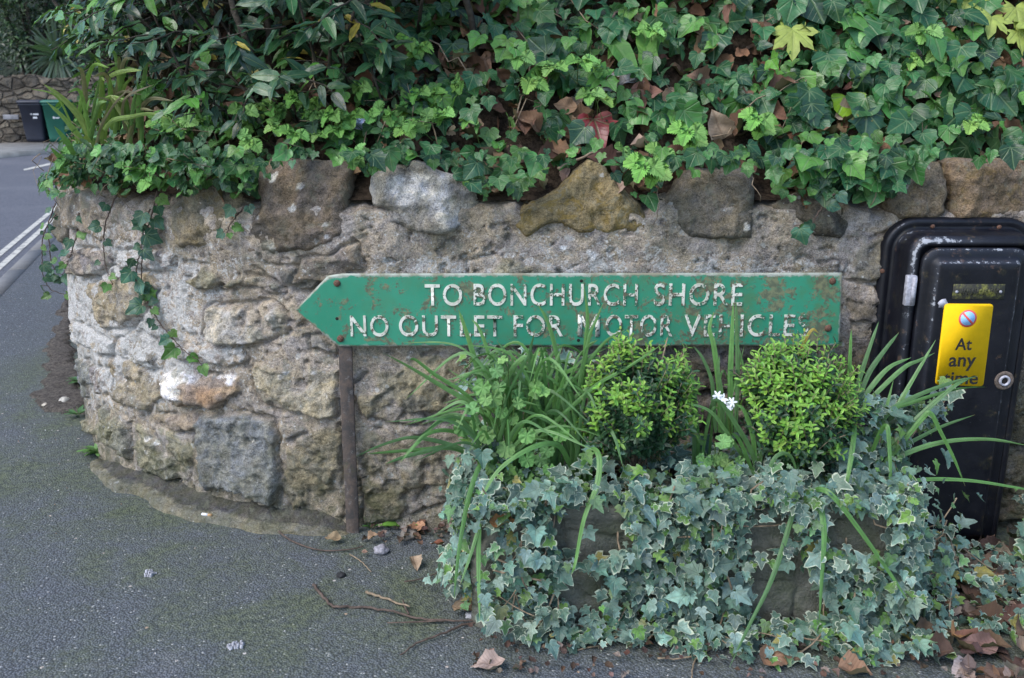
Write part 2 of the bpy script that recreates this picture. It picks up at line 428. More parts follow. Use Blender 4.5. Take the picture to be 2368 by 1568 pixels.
# outline, colour, how far it stands out (m), lichen, ochre
STONES = [
 (Z1([(380,20),(690,0),(690,90),(600,105),(390,95)]), (.24,.205,.2), .012, .85, 0),
 (Z1([(150,30),(270,30),(330,60),(310,110),(260,140),(190,140),(140,90)]), GRY, .03, .45, .1),
 (Z1([(750,110),(860,70),(930,160),(900,215),(830,215),(770,180)]), GRN, .025, .3, .3),
 (Z1([(920,190),(1060,130),(1150,140),(1250,185),(1290,230),(1200,240),(1060,180),(960,215)]), GRN, .04, .2, .3),
 (Z1([(380,140),(560,120),(600,200),(560,300),(460,420),(320,420),(250,330),(220,200)]), TAN, .015, .35, .4),
 (Z1([(870,330),(930,300),(1240,290),(1310,330),(1310,450),(1220,480),(1120,510),(1010,520),(900,505),(850,450)]), PAL, .03, .35, .2),
 (Z1([(110,380),(230,430),(370,500),(370,570),(250,540),(160,500)]), (.3,.28,.25), .02, .85, 0),
 (Z1([(380,490),(480,450),(560,480),(640,520),(620,640),(540,640),(420,580),(380,560)]), GRY, .02, .8, .1),
 (Z1([(650,500),(800,520),(1050,520),(1080,600),(1060,630),(900,610),(680,590),(650,560)]), (.3,.26,.22), .015, .75, .1),
 (Z1([(640,720),(660,660),(740,650),(870,690),(1045,690),(1050,760),(990,800),(920,855),(830,835),(740,850),(680,820),(640,770)]), (.33,.25,.18), .055, .15, 0),
 (Z1([(1100,640),(1200,590),(1420,600),(1580,640),(1590,880),(1500,900),(1360,870),(1180,840),(1140,760)]), (.28,.255,.185), .03, .4, .15),
 (Z1([(350,600),(400,580),(540,640),(640,730),(630,790),(560,880),(490,850),(390,820),(370,700)]), TAN, .03, .35, .35),
 (Z1([(240,640),(340,640),(345,770),(275,790),(245,720)]), (.2,.18,.18), .025, .6, 0),
 (Z1([(160,570),(230,620),(270,800),(210,800),(170,680)]), BLU, .03, .3, 0),
 (Z1([(590,890),(820,880),(840,960),(780,985),(700,975),(620,930)]), (.22,.185,.15), .02, .2, .1),
 (Z1([(490,940),(600,960),(740,1000),(810,1060),(760,1250),(640,1260),(520,1190),(480,1040)]), GRN, .02, .3, .1),
 (Z1([(820,900),(1060,880),(1130,910),(1240,940),(1270,1030),(1230,1120),(1270,1240),(1250,1380),(1000,1300),(870,1300),(850,1200),(820,1050)]), BLU, .045, .05, .1),
 (Z1([(360,830),(450,930),(460,1150),(390,1090),(350,980)]), GRN, .025, .4, 0),
 (Z1([(270,880),(340,850),(380,1000),(360,1060),(300,1000)]), GRN, .03, .4, 0),
 (Z1([(1310,1050),(1500,940),(1590,950),(1610,1440),(1330,1440),(1270,1300)]), (.17,.155,.105), .016, .15, .1),
 (Z1([(200,920),(260,940),(290,990),(210,980)]), GRN, .05, .3, 0),
 (Z1([(1430,470),(1550,490),(1570,545),(1450,545)]), GRY, .02, .3, 0),
 (Z1([(1150,90),(1450,80),(1540,110),(1430,200),(1290,190)]), (.15,.145,.12), .02, .3, .1),
 (R5([(1130,760),(1400,740),(1640,800),(1680,870),(1610,930),(1200,900),(1110,850)]), (.27,.24,.23), .01, .75, 0),
 (R5([(620,760),(720,730),(900,720),(1060,760),(1080,870),(930,960),(870,985),(770,970),(640,900)]), (.2,.18,.17), .03, .35, 0),
 ([(700,600),(770,590),(830,560),(850,620),(760,650),(680,650)], BRN, .01, .4, .1),
 ([(1085,600),(1170,588),(1230,610),(1285,632),(1220,650),(1080,650)], (.24,.23,.165), .016, .1, .2),
 ([(830,880),(860,850),(900,830),(1000,818),(1100,820),(1160,900),(1140,960),(1080,975),(980,975),(900,970),(850,965),(825,930)], (.23,.21,.145), .025, .12, .25),
 ([(836,990),(900,990),(960,1012),(1010,1000),(1100,1000),(1130,1100),(1030,1150),(900,1205),(840,1205)], (.16,.145,.105), .018, .2, .1),
 ([(1180,835),(1340,830),(1360,960),(1250,1000),(1180,960)], (.12,.11,.085), .02, .1, .1),
 ([(1590,900),(1600,830),(1720,820),(1725,890),(1650,905)], (.085,.075,.06), .02, .05, .1),
 ([(1590,915),(1650,915),(1725,905),(1730,1000),(1650,1040),(1590,990)], (.035,.034,.036), .025, .05, 0),
 ([(1955,655),(2010,650),(2045,690),(2040,745),(1960,740)], (.11,.1,.085), .02, .3, .1),
 ([(1955,760),(2020,765),(2040,880),(1955,870)], (.075,.07,.05), .025, .1, .2),
 ([(1990,560),(2050,540),(2060,630),(2010,650),(1950,640)], (.17,.16,.12), .014, .5, .1),
 ([(1780,640),(1860,600),(1930,610),(1930,660),(1780,660)], (.17,.15,.12), .012, .6, .1),
]
EXTRA = []
for a in range(7):            # the same kind of stones where the photograph only sees plants or its own edge
    for b in range(4):
        x = 1.12 + a * .3 + (b % 2) * .13; z = .04 + b * .235
        EXTRA.append(([(x + random.uniform(-.02,.02), z + random.uniform(-.02,.02)), (x + .13, z + random.uniform(-.01,.02)), (x + .25, z + random.uniform(-.02,.02)), (x + .255, z + .1), (x + .25, z + .19 + random.uniform(-.03,.01)), (x + .1, z + .2), (x, z + .18)],
                      random.choice([TAN, GRY, BRN, GRN]), random.uniform(.012, .03), .3, .2))
for a in range(8):
    for b in range(4):
        s = .2 + a * .45 + (b % 2) * .2; z = .04 + b * .235
        EXTRA.append(([(s - S0, z), (s - S0 + .35, z + random.uniform(-.01,.03)), (s - S0 + .36, z + .18), (s - S0 + .15, z + .2), (s - S0, z + .17)], random.choice([TAN, GRY, BRN, GRN]), random.uniform(.012, .035), .5, .2))

def facets(s, z, P, n, slope):
    """0 or less: planes that chip the face of a stone into a few flat facets"""
    r = np.random.default_rng(900 + n); c = P.mean(0); ex = np.ptp(P, axis=0) * .5 + 1e-3
    h = np.zeros(np.shape(s))
    for k in range(7):
        a = r.uniform(0, 6.28); d = np.array([math.cos(a), math.sin(a)]); off = r.uniform(.25, .8)
        q = ((s - c[0]) * d[0] + (z - c[1]) * d[1]) / (abs(d[0]) * ex[0] + abs(d[1]) * ex[1])
        h = np.minimum(h, -(q - off) * r.uniform(.3, 1.0) * slope * .1)
    return h + (fbm(s, z, .06, 2, 13 + n) - .5) * .01
def stone_layers(Sg, Zg, H, A, K, stones):
    """press the stones of a list into height H, colour A and masks K on the grid Sg, Zg"""
    s0, z0 = Sg[0, 0], Zg[0, 0]; ds = Sg[1, 0] - s0; dz = Zg[0, 1] - z0
    for n, (poly, colr, prot, li, oc) in enumerate(stones):
        P = np.array(poly)
        lo = P.min(0) - .04; hi = P.max(0) + .04
        i0, i1 = max(0, int((lo[0]-s0)/ds)), min(Sg.shape[0], int((hi[0]-s0)/ds)+1)
        j0, j1 = max(0, int((lo[1]-z0)/dz)), min(Sg.shape[1], int((hi[1]-z0)/dz)+1)
        if i1 - i0 < 3 or j1 - j0 < 3: continue
        q = (slice(i0, i1), slice(j0, j1)); s = Sg[q]; z = Zg[q]
        w1 = fbm(s, z, .05, 4, 11 + n) - .5; w2 = fbm(s, z, .05, 4, 91 + n) - .5
        sd = poly_sd(s + w1 * .028, z + w2 * .028, P)
        m = sstep(-.002, .006, sd) * (1 - .9 * sstep(.6, .68, fbm(s, z, .1, 4, 140 + n) + .12 * np.exp(-np.maximum(sd, 0) / .03) - .3 * (n in (9, 16))))
        zc, hh = P[:, 1].mean(), np.ptp(P[:, 1]) + 1e-3
        bul = 1 - np.exp(-np.maximum(sd, 0) / .013)
        grain = (fbm(s, z, .011, 3, 66 + n) - .5) * .006
        fac = (fbm(s, z, .07, 5, 31 + n, True) - .5) * .022 + (fbm(s, z, .02, 3, 55 + n) - .5) * .008
        # a broken ledge or two across the stone
        lv = (z - zc) / hh + (fbm(s, z, .12, 3, 77 + n) - .5) * .9
        led = sstep(-.02, .03, np.sin(lv * 7 + n)) * .008
        vp = np.clip(.72 + .95 * (zc - z) / hh, .2, 1.25)
        h = .004 + (prot * .5 * (.62 + .38 * bul) + facets(s, z, P, n, .5) * prot * 7) * vp + fac * (.55 + prot * 14) + led + grain
        crack = np.exp(-((sd + .005) / .0055) ** 2) * sstep(.38, .52, fbm(s, z, .09, 3, 7 + n) + .28 * np.clip((zc - z) / hh, -.5, .5)) * .017
        H[q] = H[q] * (1 - m) + (H[q] * .6 + h) * m - crack
        c = np.array(colr)[None, None] * (1 + (fbm(s, z, .07, 5, 40 + n) - .5)[..., None] * np.array([.95, .85, .7]))
        mm = (m * .75)[..., None]
        A[q][..., :3] = A[q][..., :3] * (1 - mm) + c * mm
        K[q][..., 0] = K[q][..., 0] * (1 - m) + li * m
        K[q][..., 2] = K[q][..., 2] * (1 - m) + oc * m
        if n == 9 and prot > .05:      # the white and rust stained block
            u = (s - P[:, 0].min()) / np.ptp(P[:, 0]); v = (z - P[:, 1].min()) / hh
            wt = np.maximum(sstep(.45, .25, u + (fbm(s, z, .03, 3, 5) - .5) * .5) * sstep(.12, .3, v), sstep(.72, .85, v - .25 * (u - .3) + (fbm(s, z, .03, 3, 6) - .5) * .4)) * m
            A[q][..., :3] = A[q][..., :3] * (1 - wt[..., None]) + np.array(WHT) * wt[..., None]
            ru = sstep(.4, .6, u) * sstep(.9, .7, u) * sstep(.2, .35, v) * sstep(.75, .55, v) * m * (1 - wt)
            A[q][..., :3] = A[q][..., :3] * (1 - ru[..., None] * .7) + np.array((.3, .185, .1)) * ru[..., None] * .7
            dk = sstep(.3, .12, v) * m
            A[q][..., :3] *= (1 - .45 * dk)[..., None]

def build_wall():
    ds, zt = .0055, 1.0
    ns, nz = int(CL / ds), 205
    Sg, Zg = np.meshgrid(np.linspace(0, CL, ns), np.linspace(-.03, zt, nz), indexing='ij')
    H = (fbm(Sg, Zg, .22, 4, 1) - .5) * .045 + (fbm(Sg, Zg, .06, 5, 2) - .5) * .014 + (fbm(Sg, Zg, .018, 3, 3) - .5) * .005
    pit = sstep(.7, .76, fbm(Sg, Zg, .03, 3, 8)); H -= pit * .012
    ck = fbm(Sg + (fbm(Sg, Zg, .05, 3, 18) - .5) * .06, Zg * 1.6, .3, 2, 19); H -= np.exp(-((ck - .5) / .006) ** 2) * .012 * sstep(.45, .6, fbm(Sg, Zg, .2, 2, 20))
    H += .013
    A = np.ones((ns, nz, 4)); K = np.zeros((ns, nz, 4)); K[..., 3] = 1
    mo = np.array([.3, .265, .225])[None, None] * (1 + (fbm(Sg, Zg, .16, 4, 21) - .5)[..., None] * np.array([.5, .5, .55]))
    pk = sstep(.5, .7, fbm(Sg, Zg, .3, 3, 23))[..., None]
    A[..., :3] = mo * (1 - pk * .35) + np.array([.3, .265, .235]) * pk * .35
    pts = wpt(Sg, Zg); U, W = proj(pts)
    left = sstep(620, 330, U) * sstep(480, 620, W) * sstep(1000, 860, W)
    K[..., 0] = .42 + .45 * left + .25 * sstep(560, 620, W) * sstep(720, 640, W) * sstep(700, 900, U)
    K[..., 2] = .12
    stone_layers(Sg - 0, Zg, H, A, K, [([to_sz(*p) for p in pl], c, pr, li, oc) for pl, c, pr, li, oc in STONES])
    stone_layers(Sg, Zg, H, A, K, [([(a + S0, b) for a, b in pl], c, pr, li, oc) for pl, c, pr, li, oc in EXTRA])
    low = sstep(.3, .02, Zg + (fbm(Sg, Zg, .12, 4, 61) - .5) * .25)
    K[..., 1] = np.clip(low * .85 + sstep(.62, .72, fbm(Sg, Zg, .2, 4, 63)) * .4, 0, 1)
    # wet black algae plus shade painted in, below the sign behind the planters
    damp_shade = sstep(1150, 1500, U) * sstep(760, 830, W) * .62 + sstep(1930, 1990, U) * sstep(640, 760, W) * .3
    A[..., :3] *= (1 - np.clip(damp_shade, 0, .75) * (.6 + .8 * (fbm(Sg, Zg, .1, 4, 65) - .3)))[..., None]
    K[..., 0] *= 1 - damp_shade
    rosettes(U, W, A)
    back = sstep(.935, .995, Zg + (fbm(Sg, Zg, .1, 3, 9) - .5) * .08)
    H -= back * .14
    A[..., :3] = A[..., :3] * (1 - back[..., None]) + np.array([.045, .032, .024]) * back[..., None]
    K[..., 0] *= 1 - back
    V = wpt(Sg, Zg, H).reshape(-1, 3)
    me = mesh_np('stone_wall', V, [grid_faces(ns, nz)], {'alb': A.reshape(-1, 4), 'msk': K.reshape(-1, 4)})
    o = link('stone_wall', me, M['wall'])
    return tag(o, 'curved rubble stone wall with pale lichen, topped with rough coping stones', 'wall')


ROUND = [(632,411,9,.62),(640,405,6,.6),(688,482,7,.5),(686,474,5,.5),(757,518,5,.45),(762,545,5,.42),(738,555,6,.4),(637,567,9,.4),(594,476,7,.45),(610,499,4,.4),(700,428,8,.4),(1721,525,8,.75),(1718,518,5,.7),
 (1301,572,6,.7),(1369,588,10,.72),(1360,580,6,.6),(1321,551,6,.5),(1409,573,4,.7),(1519,578,7,.6),(1511,572,5,.5),(1690,470,4,.3),(650,690,5,.5),(553,1018,5,.62),(590,1012,7,.62),(352,1010,6,.7),(372,1020,7,.7),(352,1042,5,.7),(655,866,6,.55),(668,858,5,.5),(693,822,5,.55),(730,858,5,.55),(860,740,5,.5)]
def rosettes(U, W, A):
    for u, w, r, c in ROUND:
        d = np.hypot(U - u, W - w) / r + (fbm(U, W, 3.0, 3, 3) - .5) * .9
        m = sstep(1.1, .75, d)[..., None]; m2 = sstep(.5, .3, d)[..., None] * .25
        A[..., :3] = A[..., :3] * (1 - m) + np.array([c, c * .985, c * .93]) * m * (1 - m2)

wall = build_wall()

def coping(poly, colr, prot, li, oc, n, depth=.2):
    P = np.array([to_sz(*p) for p in poly]); ds = .0055
    lo = P.min(0) - .03; hi = P.max(0) + .03
    s, z = np.meshgrid(np.arange(lo[0], hi[0], ds), np.arange(lo[1], hi[1], ds), indexing='ij')
    w1 = fbm(s, z, .06, 4, 200 + n) - .5; w2 = fbm(s, z, .06, 4, 300 + n) - .5
    f = lambda a, b: poly_sd(a + w1 * .03, b + w2 * .03, P)
    sd = f(s, z); gx, gz = np.gradient(sd, ds)
    gl = np.sqrt(gx ** 2 + gz ** 2) + 1e-6
    outm = np.clip(-sd, 0, ds * 1.6)
    s2 = s + gx / gl * outm; z2 = z + gz / gl * outm
    ins = sd > 0
    keep = (ins[:-1, :-1] | ins[1:, :-1] | ins[1:, 1:] | ins[:-1, 1:])
    sdp = np.maximum(sd, 0)
    edge = 1 - np.exp(-sdp / .007)
    zc, hh = P[:, 1].mean(), np.ptp(P[:, 1])
    pr = prot * .72
    h = -.018 + (pr + .018) * edge * np.clip(.78 + .8 * (zc - z) / hh, .3, 1.2) + facets(s, z, P, n + 50, 1.0) * .75 * edge + (fbm(s, z, .011, 3, 466 + n) - .5) * .006 + ((fbm(s, z, .09, 5, 400 + n, True) - .5) * .03 + (fbm(s, z, .025, 4, 420 + n) - .5) * .012) * edge
    h += (s - P[:, 0].mean()) * random.uniform(-.12, .12)
    c = np.array(colr)[None, None] * (1 + (fbm(s, z, .09, 5, 500 + n) - .5)[..., None] * np.array([.9, .75, .6]))
    A = np.ones((*s.shape, 4)); A[..., :3] = c
    K = np.zeros((*s.shape, 4)); K[..., 0] = li; K[..., 2] = oc; K[..., 1] = .15; K[..., 3] = 1
    if n == 4:      # the white veined boulder
        wv = sstep(.45, .62, fbm(s, z, .11, 5, 9)) * sstep(.3, .6, (z - lo[1]) / (hi[1] - lo[1]) + .25)
        A[..., :3] = A[..., :3] * (1 - wv[..., None]) + np.array((.5, .49, .47)) * wv[..., None]
    rosettes(*proj(wpt(s, z)), A)
    idx = -np.ones(s.shape, int)
    fc = grid_faces(*s.shape, keep=keep)
    used = np.unique(fc); remap = -np.ones(s.size, int); remap[used] = np.arange(len(used))
    F = remap[fc]; V = wpt(s2, z2, h).reshape(-1, 3)[used]
    A = A.reshape(-1, 4)[used]; K = K.reshape(-1, 4)[used]
    # boundary edges -> the sides of the stone, running back into the bank
    e = np.concatenate([F[:, [0, 1]], F[:, [1, 2]], F[:, [2, 3]], F[:, [3, 0]]])
    key = {}
    for a, b in e: key[(a, b)] = 1
    be = np.array([(a, b) for a, b in e if (b, a) not in key])
    bv = np.unique(be); nm = {v: i for i, v in enumerate(bv)}
    ss, zz = s2.reshape(-1)[used][bv], z2.reshape(-1)[used][bv]
    r1 = wpt(P[:, 0].mean() + (ss - P[:, 0].mean()) * .97, zc + (zz - zc) * .97, -depth * .5)
    r2 = wpt(P[:, 0].mean() + (ss - P[:, 0].mean()) * .8, zc + (zz - zc) * .85, -depth)
    n0 = len(V); nb = len(bv)
    Q = []
    for a, b in be:
        Q.append((b, a, n0 + nm[a], n0 + nm[b])); Q.append((n0 + nm[b], n0 + nm[a], n0 + nb + nm[a], n0 + nb + nm[b]))
    V = np.concatenate([V, r1, r2]); A = np.concatenate([A, A[bv], A[bv]]); K = np.concatenate([K, K[bv], K[bv]])
    me = mesh_np('coping_stone', V, [F, np.array(Q)], {'alb': A, 'msk': K})
    return link('coping_stone', me, M['wall'], wall)

COPING = [
 ([(118,478),(140,452),(175,462),(175,520),(165,568),(148,545),(128,520)], (.12,.11,.09), .05, .2, .1),
 (R5([(590,250),(680,185),(900,220),(1020,330),(1200,330),(1400,380),(1545,480),(1560,620),(1430,700),(1170,735),(1050,690),(860,590),(700,540),(620,400)]), (.22,.19,.155), .035, .5, .15),
 (R5([(1560,330),(1650,230),(1950,100),(2140,190),(2280,330),(2265,440),(2120,560),(2000,690),(1740,750),(1620,700),(1560,560)]), (.19,.165,.12), .045, .15, .35),
 ([(600,400),(625,372),(700,366),(790,380),(808,400),(805,490),(815,520),(812,555),(760,578),(700,585),(568,588),(580,550),(600,480)], (.15,.122,.095), .05, .12, .1),
 ([(862,400),(900,378),(960,372),(1010,395),(1090,425),(1112,470),(1112,500),(1090,525),(1040,540),(1005,545),(900,515),(905,490),(865,480),(858,440)], (.25,.235,.21), .06, .1, .1),
 ([(1190,520),(1215,480),(1290,440),(1330,400),(1370,372),(1400,385),(1430,430),(1470,460),(1505,500),(1510,530),(1470,550),(1400,545),(1340,540),(1300,520),(1270,520),(1215,555)], (.21,.17,.095), .05, .15, .9),
 ([(1535,465),(1570,430),(1600,400),(1680,390),(1752,392),(1750,440),(1742,545),(1720,545),(1660,555),(1600,567),(1560,545),(1540,500)], (.135,.122,.1), .045, .12, .1),
 ([(1785,475),(1870,440),(1960,460),(1980,510),(1940,550),(1880,545),(1850,515),(1800,505)], (.1,.09,.075), .055, .3, .1),
 ([(2050,440),(2090,385),(2180,370),(2192,420),(2190,490),(2150,508),(2070,512),(2045,475)], (.165,.135,.1), .035, .15, .3),
 ([(2198,376),(2330,368),(2480,374),(2500,520),(2330,525),(2200,515)], (.17,.128,.09), .03, .12, .4),
]
for n, cps in enumerate(COPING): coping(*cps, n)
for k in range(5):       # beyond the frame
    x = 1.62 + k * .32
    a = [proj(np.array([x + dx, 0, z])) for dx, z in ((.0, .93), (.02, 1.04), (.12, 1.07), (.27, 1.05), (.29, .94), (.15, .9))]
    coping([(float(p[0]), float(p[1])) for p in a], random.choice([BRN, GRY, OCH]), .035, .3, .2, 20 + k)

# footing of mortar and kerb stones at the foot of the curve
def footing():
    sa = to_sz(262, 1050)[0]; sb = to_sz(835, 1200)[0]
    n, m = 260, 30
    Sg, Tg = np.meshgrid(np.linspace(sa - .12, sb, n), np.linspace(0, 1, m), indexing='ij')
    e = sstep(sa - .12, sa + .12, Sg) * sstep(sb + .01, sb - .12, Sg)
    wdt = (.01 + .055 * fbm(Sg[:, :1], Sg[:, :1] * 0, .12, 3, 5)) * (.3 + .7 * e[:, :1])
    D = -.01 + Tg * (.065 + wdt)
    Z = (.04 * (1 - Tg) ** 1.5 + .016 * sstep(1.0, .85, Tg)) * e + (fbm(Sg, Tg * .15, .035, 4, 6) - .5) * .012 * e - .006 * (Tg > .985)
    x, y, nx, ny = curve(Sg)
    V = np.stack([x + nx * D, y + ny * D, Z], -1).reshape(-1, 3)
    A = np.ones((n, m, 4)); K = np.zeros((n, m, 4)); K[..., 3] = 1
    q = sstep(.58, .7, Tg + (fbm(Sg, Tg * .15, .05, 3, 8) - .5) * .25)[..., None]
    A[..., :3] = np.array([.07, .067, .066]) * (1 - q) + np.array([.165, .158, .125]) * q
    K[..., 0] = .25 * q[..., 0]; K[..., 1] = .55; K[..., 2] = .12 * q[..., 0]
    me = mesh_np('footing', V, [grid_faces(n, m)], {'alb': A.reshape(-1, 4), 'msk': K.reshape(-1, 4)})
    link('footing', me, M['wall'], wall)
footing()

# ------------------------------------------------------------------ ground, road, kerb
KP1, KP2 = at_z(0, 686)[:2], at_z(100, 581)[:2]
kd = unit(KP2 - KP1); kn = np.array([-kd[1], kd[0]])            # kn points to the road (left)
def kline(t, off=0.0): return KP1 + kd * t + kn * off
def build_ground():
    ts = np.concatenate([np.linspace(-40, -8.2, 20), np.linspace(-8, 3, 367), np.linspace(3.1, 9, 60), np.linspace(10, 60, 20)])
    vs = np.concatenate([np.linspace(0, 7.5, 251), np.linspace(7.8, 14, 20), np.linspace(16, 60, 12)])
    T, Vv = np.meshgrid(ts, vs, indexing='ij')
    X = KP1[0] + kd[0] * T - kn[0] * Vv; Y = KP1[1] + kd[1] * T - kn[1] * Vv
    Z = (fbm(X, Y, .9, 4, 3) - .5) * .02 * sstep(60, 8, np.hypot(X, Y)) * sstep(0, .3, Vv)
    dc, _ = dist_curve(np.clip(X, -4, 3.2), np.clip(Y, -3, 5.5))
    wear = np.clip(.55 + .6 * sstep(-.9, -.1, dc) - .8 * sstep(-1.6, -3.4, X), 0, 1) * sstep(-3.4, -1.8, X)
    grv = np.exp(-(((X - .15) / .35) ** 2 + ((Y + .78) / .16) ** 2))
    wear = np.clip(wear * (1 - .9 * grv) + .1, 0, 1)
    me = mesh_np('ground', np.stack([X, Y, Z], -1).reshape(-1, 3), [grid_faces(len(ts), len(vs))[:, ::-1]], {'wear': wear.ravel()})
    o = link('ground', me, M['asphalt'])
    return tag(o, 'mossy grey asphalt pavement in front of the stone wall', 'pavement', kind='structure')
ground = build_ground()

N = NT('road_asphalt')
rv = N.n('TexVoronoi', {'Vector': N.co(), 'Scale': 70.0})
rc = N.mix(N.n('SeparateColor', {0: rv.outputs['Color']}).outputs[0], (.07, .073, .088), (.13, .133, .15))
rc = N.mix(N.math('MULTIPLY', N.ss(N.noise(.6, 5, .6), .45, .7), .5), rc, (.15, .15, .165))
M['road'] = N.fin(rc, .8, N.bump(rv.outputs['Distance'], .006, .5), .3)
N = NT('road_paint')
M['paint'] = N.fin(N.mix(N.math('MULTIPLY', N.ss(N.noise(14, 6, .7), .5, .62), .8), (.5, .48, .42), (.16, .155, .15)), .7)
N = NT('concrete_kerb')
M['kerb'] = N.fin(N.mix(N.noise(12, 7, .7), (.1, .1, .1), (.24, .235, .23)), .85, N.bump(N.noise(90, 4), .003))

RZ = -.085
far0, far1 = at_z(-200, 372, RZ), at_z(145, 343, RZ)
def sheet(name, pts, z, mat, label, cat, kind='structure', nsub=1):
    V = [(p[0], p[1], z) for p in pts]
    me = mesh_np(name, V, [[tuple(range(len(V)))]]); o = link(name, me, mat, smooth=False)
    return tag(o, label, cat, kind=kind)
sheet('road', [kline(-12, 0), kline(-12, 45), kline(70, 45), kline(70, 0)], RZ, M['road'], 'grey asphalt road bending away on the left', 'road')
def strip_pts(off0, off1, ta, tb, wob=0.0, n=40):
    t = np.linspace(ta, tb, n)
    a = [kline(v, off0) for v in t]; b = [kline(v, off1) for v in t[::-1]]
    return a + b
# kerb: bevelled stones end to end
kb = MB()
for k in range(34):
    t0 = -10 + k * .915; t1 = t0 + .905
    a, b = kline(t0), kline(t1)
    prof = [(0, -.2), (0, .004), (.11, .004), (.125, -.008), (.13, -.2)]
    L = [[(*(p + kn * (o)), z) for o, z in prof] for p in (a, b)]
    kb.loft(L, True, True)
tag(kb.build('kerb', M['kerb'], smooth=False), 'pale concrete kerb between pavement and road', 'kerb', kind='structure')
def paint_strip(name, pts, label, cat):
    return sheet(name, pts, RZ + .004, M['paint'], label, cat)
o1 = float((at_z(0, 618, RZ)[:2] - KP1) @ kn); o2 = float((at_z(0, 588, RZ)[:2] - KP1) @ kn)
for oo, lb in ((o1, 'worn cream no-parking line next to the kerb'), (o2, 'outer one of the two worn cream lines along the kerb')):
    paint_strip('road_line', strip_pts(oo - abs(o2 - o1) * .24, oo + abs(o2 - o1) * .24, -10, 18), lb, 'road marking')
def quad_px(pts, z): return [at_z(*p, z)[:2] for p in pts]
paint_strip('road_line', quad_px([(54, 392), (56, 395), (116, 382), (116, 377)], RZ), 'short white dash near the middle of the road', 'road marking')
paint_strip('road_line', quad_px([(-60, 366), (-60, 369), (146, 349), (146, 346)], RZ), 'thin white edge line along the far footway', 'road marking')
fp = quad_px([(-420, 392), (-420, 345), (230, 326), (230, 337)], 0)
far_pave = MB(); L0 = [(*p, -.2) for p in fp]; L1 = [(*p, .02) for p in fp]; far_pave.loft([L0, L1])
tag(far_pave.build('far_pavement', plain('far_paving', (.3, .28, .25), .85, .2, 3), smooth=False), 'pale footway on the far side of the road', 'pavement', kind='structure')
N = NT('brown_soil')
M['soil'] = N.fin(N.mix(N.ss(N.noise(60, 8, .75), .35, .65), (.025, .018, .013), (.11, .08, .058)), .95, N.bump(N.noise(80, 8, .8), .02), .1)
N = NT('gritty_dirt')
M['dirt'] = N.fin(N.mix(N.ss(N.noise(70, 8, .8), .35, .65), (.06, .054, .05), (.19, .168, .148)), .95, N.bump(N.noise(90, 8, .8), .02), .1)
def soil_patch():
    P = np.array(quad_px([(160, 690), (170, 800), (215, 960), (150, 957), (75, 948), (88, 905), (118, 800), (140, 700)], 0))
    lo, hi = P.min(0) - .05, P.max(0) + .05
    X, Y = np.meshgrid(np.linspace(lo[0], hi[0], 60), np.linspace(lo[1], hi[1], 90), indexing='ij')
    sd = poly_sd(X + (fbm(X, Y, .1, 3, 2) - .5) * .12, Y, P)
    Z = np.where(sd > 0, .012 + (fbm(X, Y, .06, 4, 5) - .4) * .03 * sstep(0, .05, sd), -.03)
    Z += (fbm(X, Y, .9, 4, 3) - .5) * .02
    tag(link('soil_strip', mesh_np('soil_strip', np.stack([X, Y, Z], -1).reshape(-1, 3), [grid_faces(60, 90)]), M['dirt']), 'strip of bare brown soil and grit along the wall', 'soil', kind='structure')
soil_patch()

# the bank behind the wall
def bank_h(d): return .985 + .07 * sstep(0, .14, d) + np.maximum(d - .13, 0) * 1.25
def build_bank():
    s = np.linspace(.05, CL - .02, 240); d = np.array([.015, .04, .07, .1, .14, .18, .23, .3, .38, .46, .55, .65, .75, .85])
    Sg, Dg = np.meshgrid(s, d, indexing='ij')
    V = wpt(Sg, bank_h(Dg) + (fbm(Sg, Dg, .12, 4, 8) - .5) * .09 * sstep(0, .1, Dg) - .02, -Dg)
    n1, n2 = Sg.shape
    top = V[:, -1]
    far = np.stack([top[:, 0] * .55 + .75, top[:, 1] * .6 + 1.7, top[:, 2] + 2.1], -1)
    V = np.concatenate([V, far[:, None]], 1)
    o = link('bank', mesh_np('bank', V.reshape(-1, 3), [grid_faces(n1, n2 + 1)]), M['soil'])
    tag(o, 'steep earth bank rising behind the wall', 'bank', kind='structure')
build_bank()
# ------------------------------------------------------------------ leaf shapes (x across, y from stalk to tip, z up from the blade)
def leaf_rings(outl, c, rings, shape, base=(0, 0)):
    """closed outline -> rings shrunk towards c; edge attribute 1 at the rim"""
    O = np.array(outl, float); n = len(O); V = []; E = []; F = []
    for k in rings:
        V.append(np.array(c) + (O - np.array(c)) * k); E.append(np.full(n, k))
    V = np.concatenate(V + [np.array([c])]); E = np.concatenate(E + [[0.0]])
    m = len(rings)
    quads = [(r * n + i, r * n + (i + 1) % n, (r + 1) * n + (i + 1) % n, (r + 1) * n + i) for r in range(m - 1) for i in range(n)]
    tris = [((m - 1) * n + i, (m - 1) * n + (i + 1) % n, m * n) for i in range(n)]
    x, y = V[:, 0], V[:, 1]
    z = shape(x, y, E)
    return dict(v=np.stack([x, y, z], -1), f=[np.array(quads), np.array(tris)], uv=np.stack([x, y, 0 * x], -1), e=E)

def mirror(half): return half + [(-x, y) for x, y in half[::-1] if abs(x) > 1e-6]

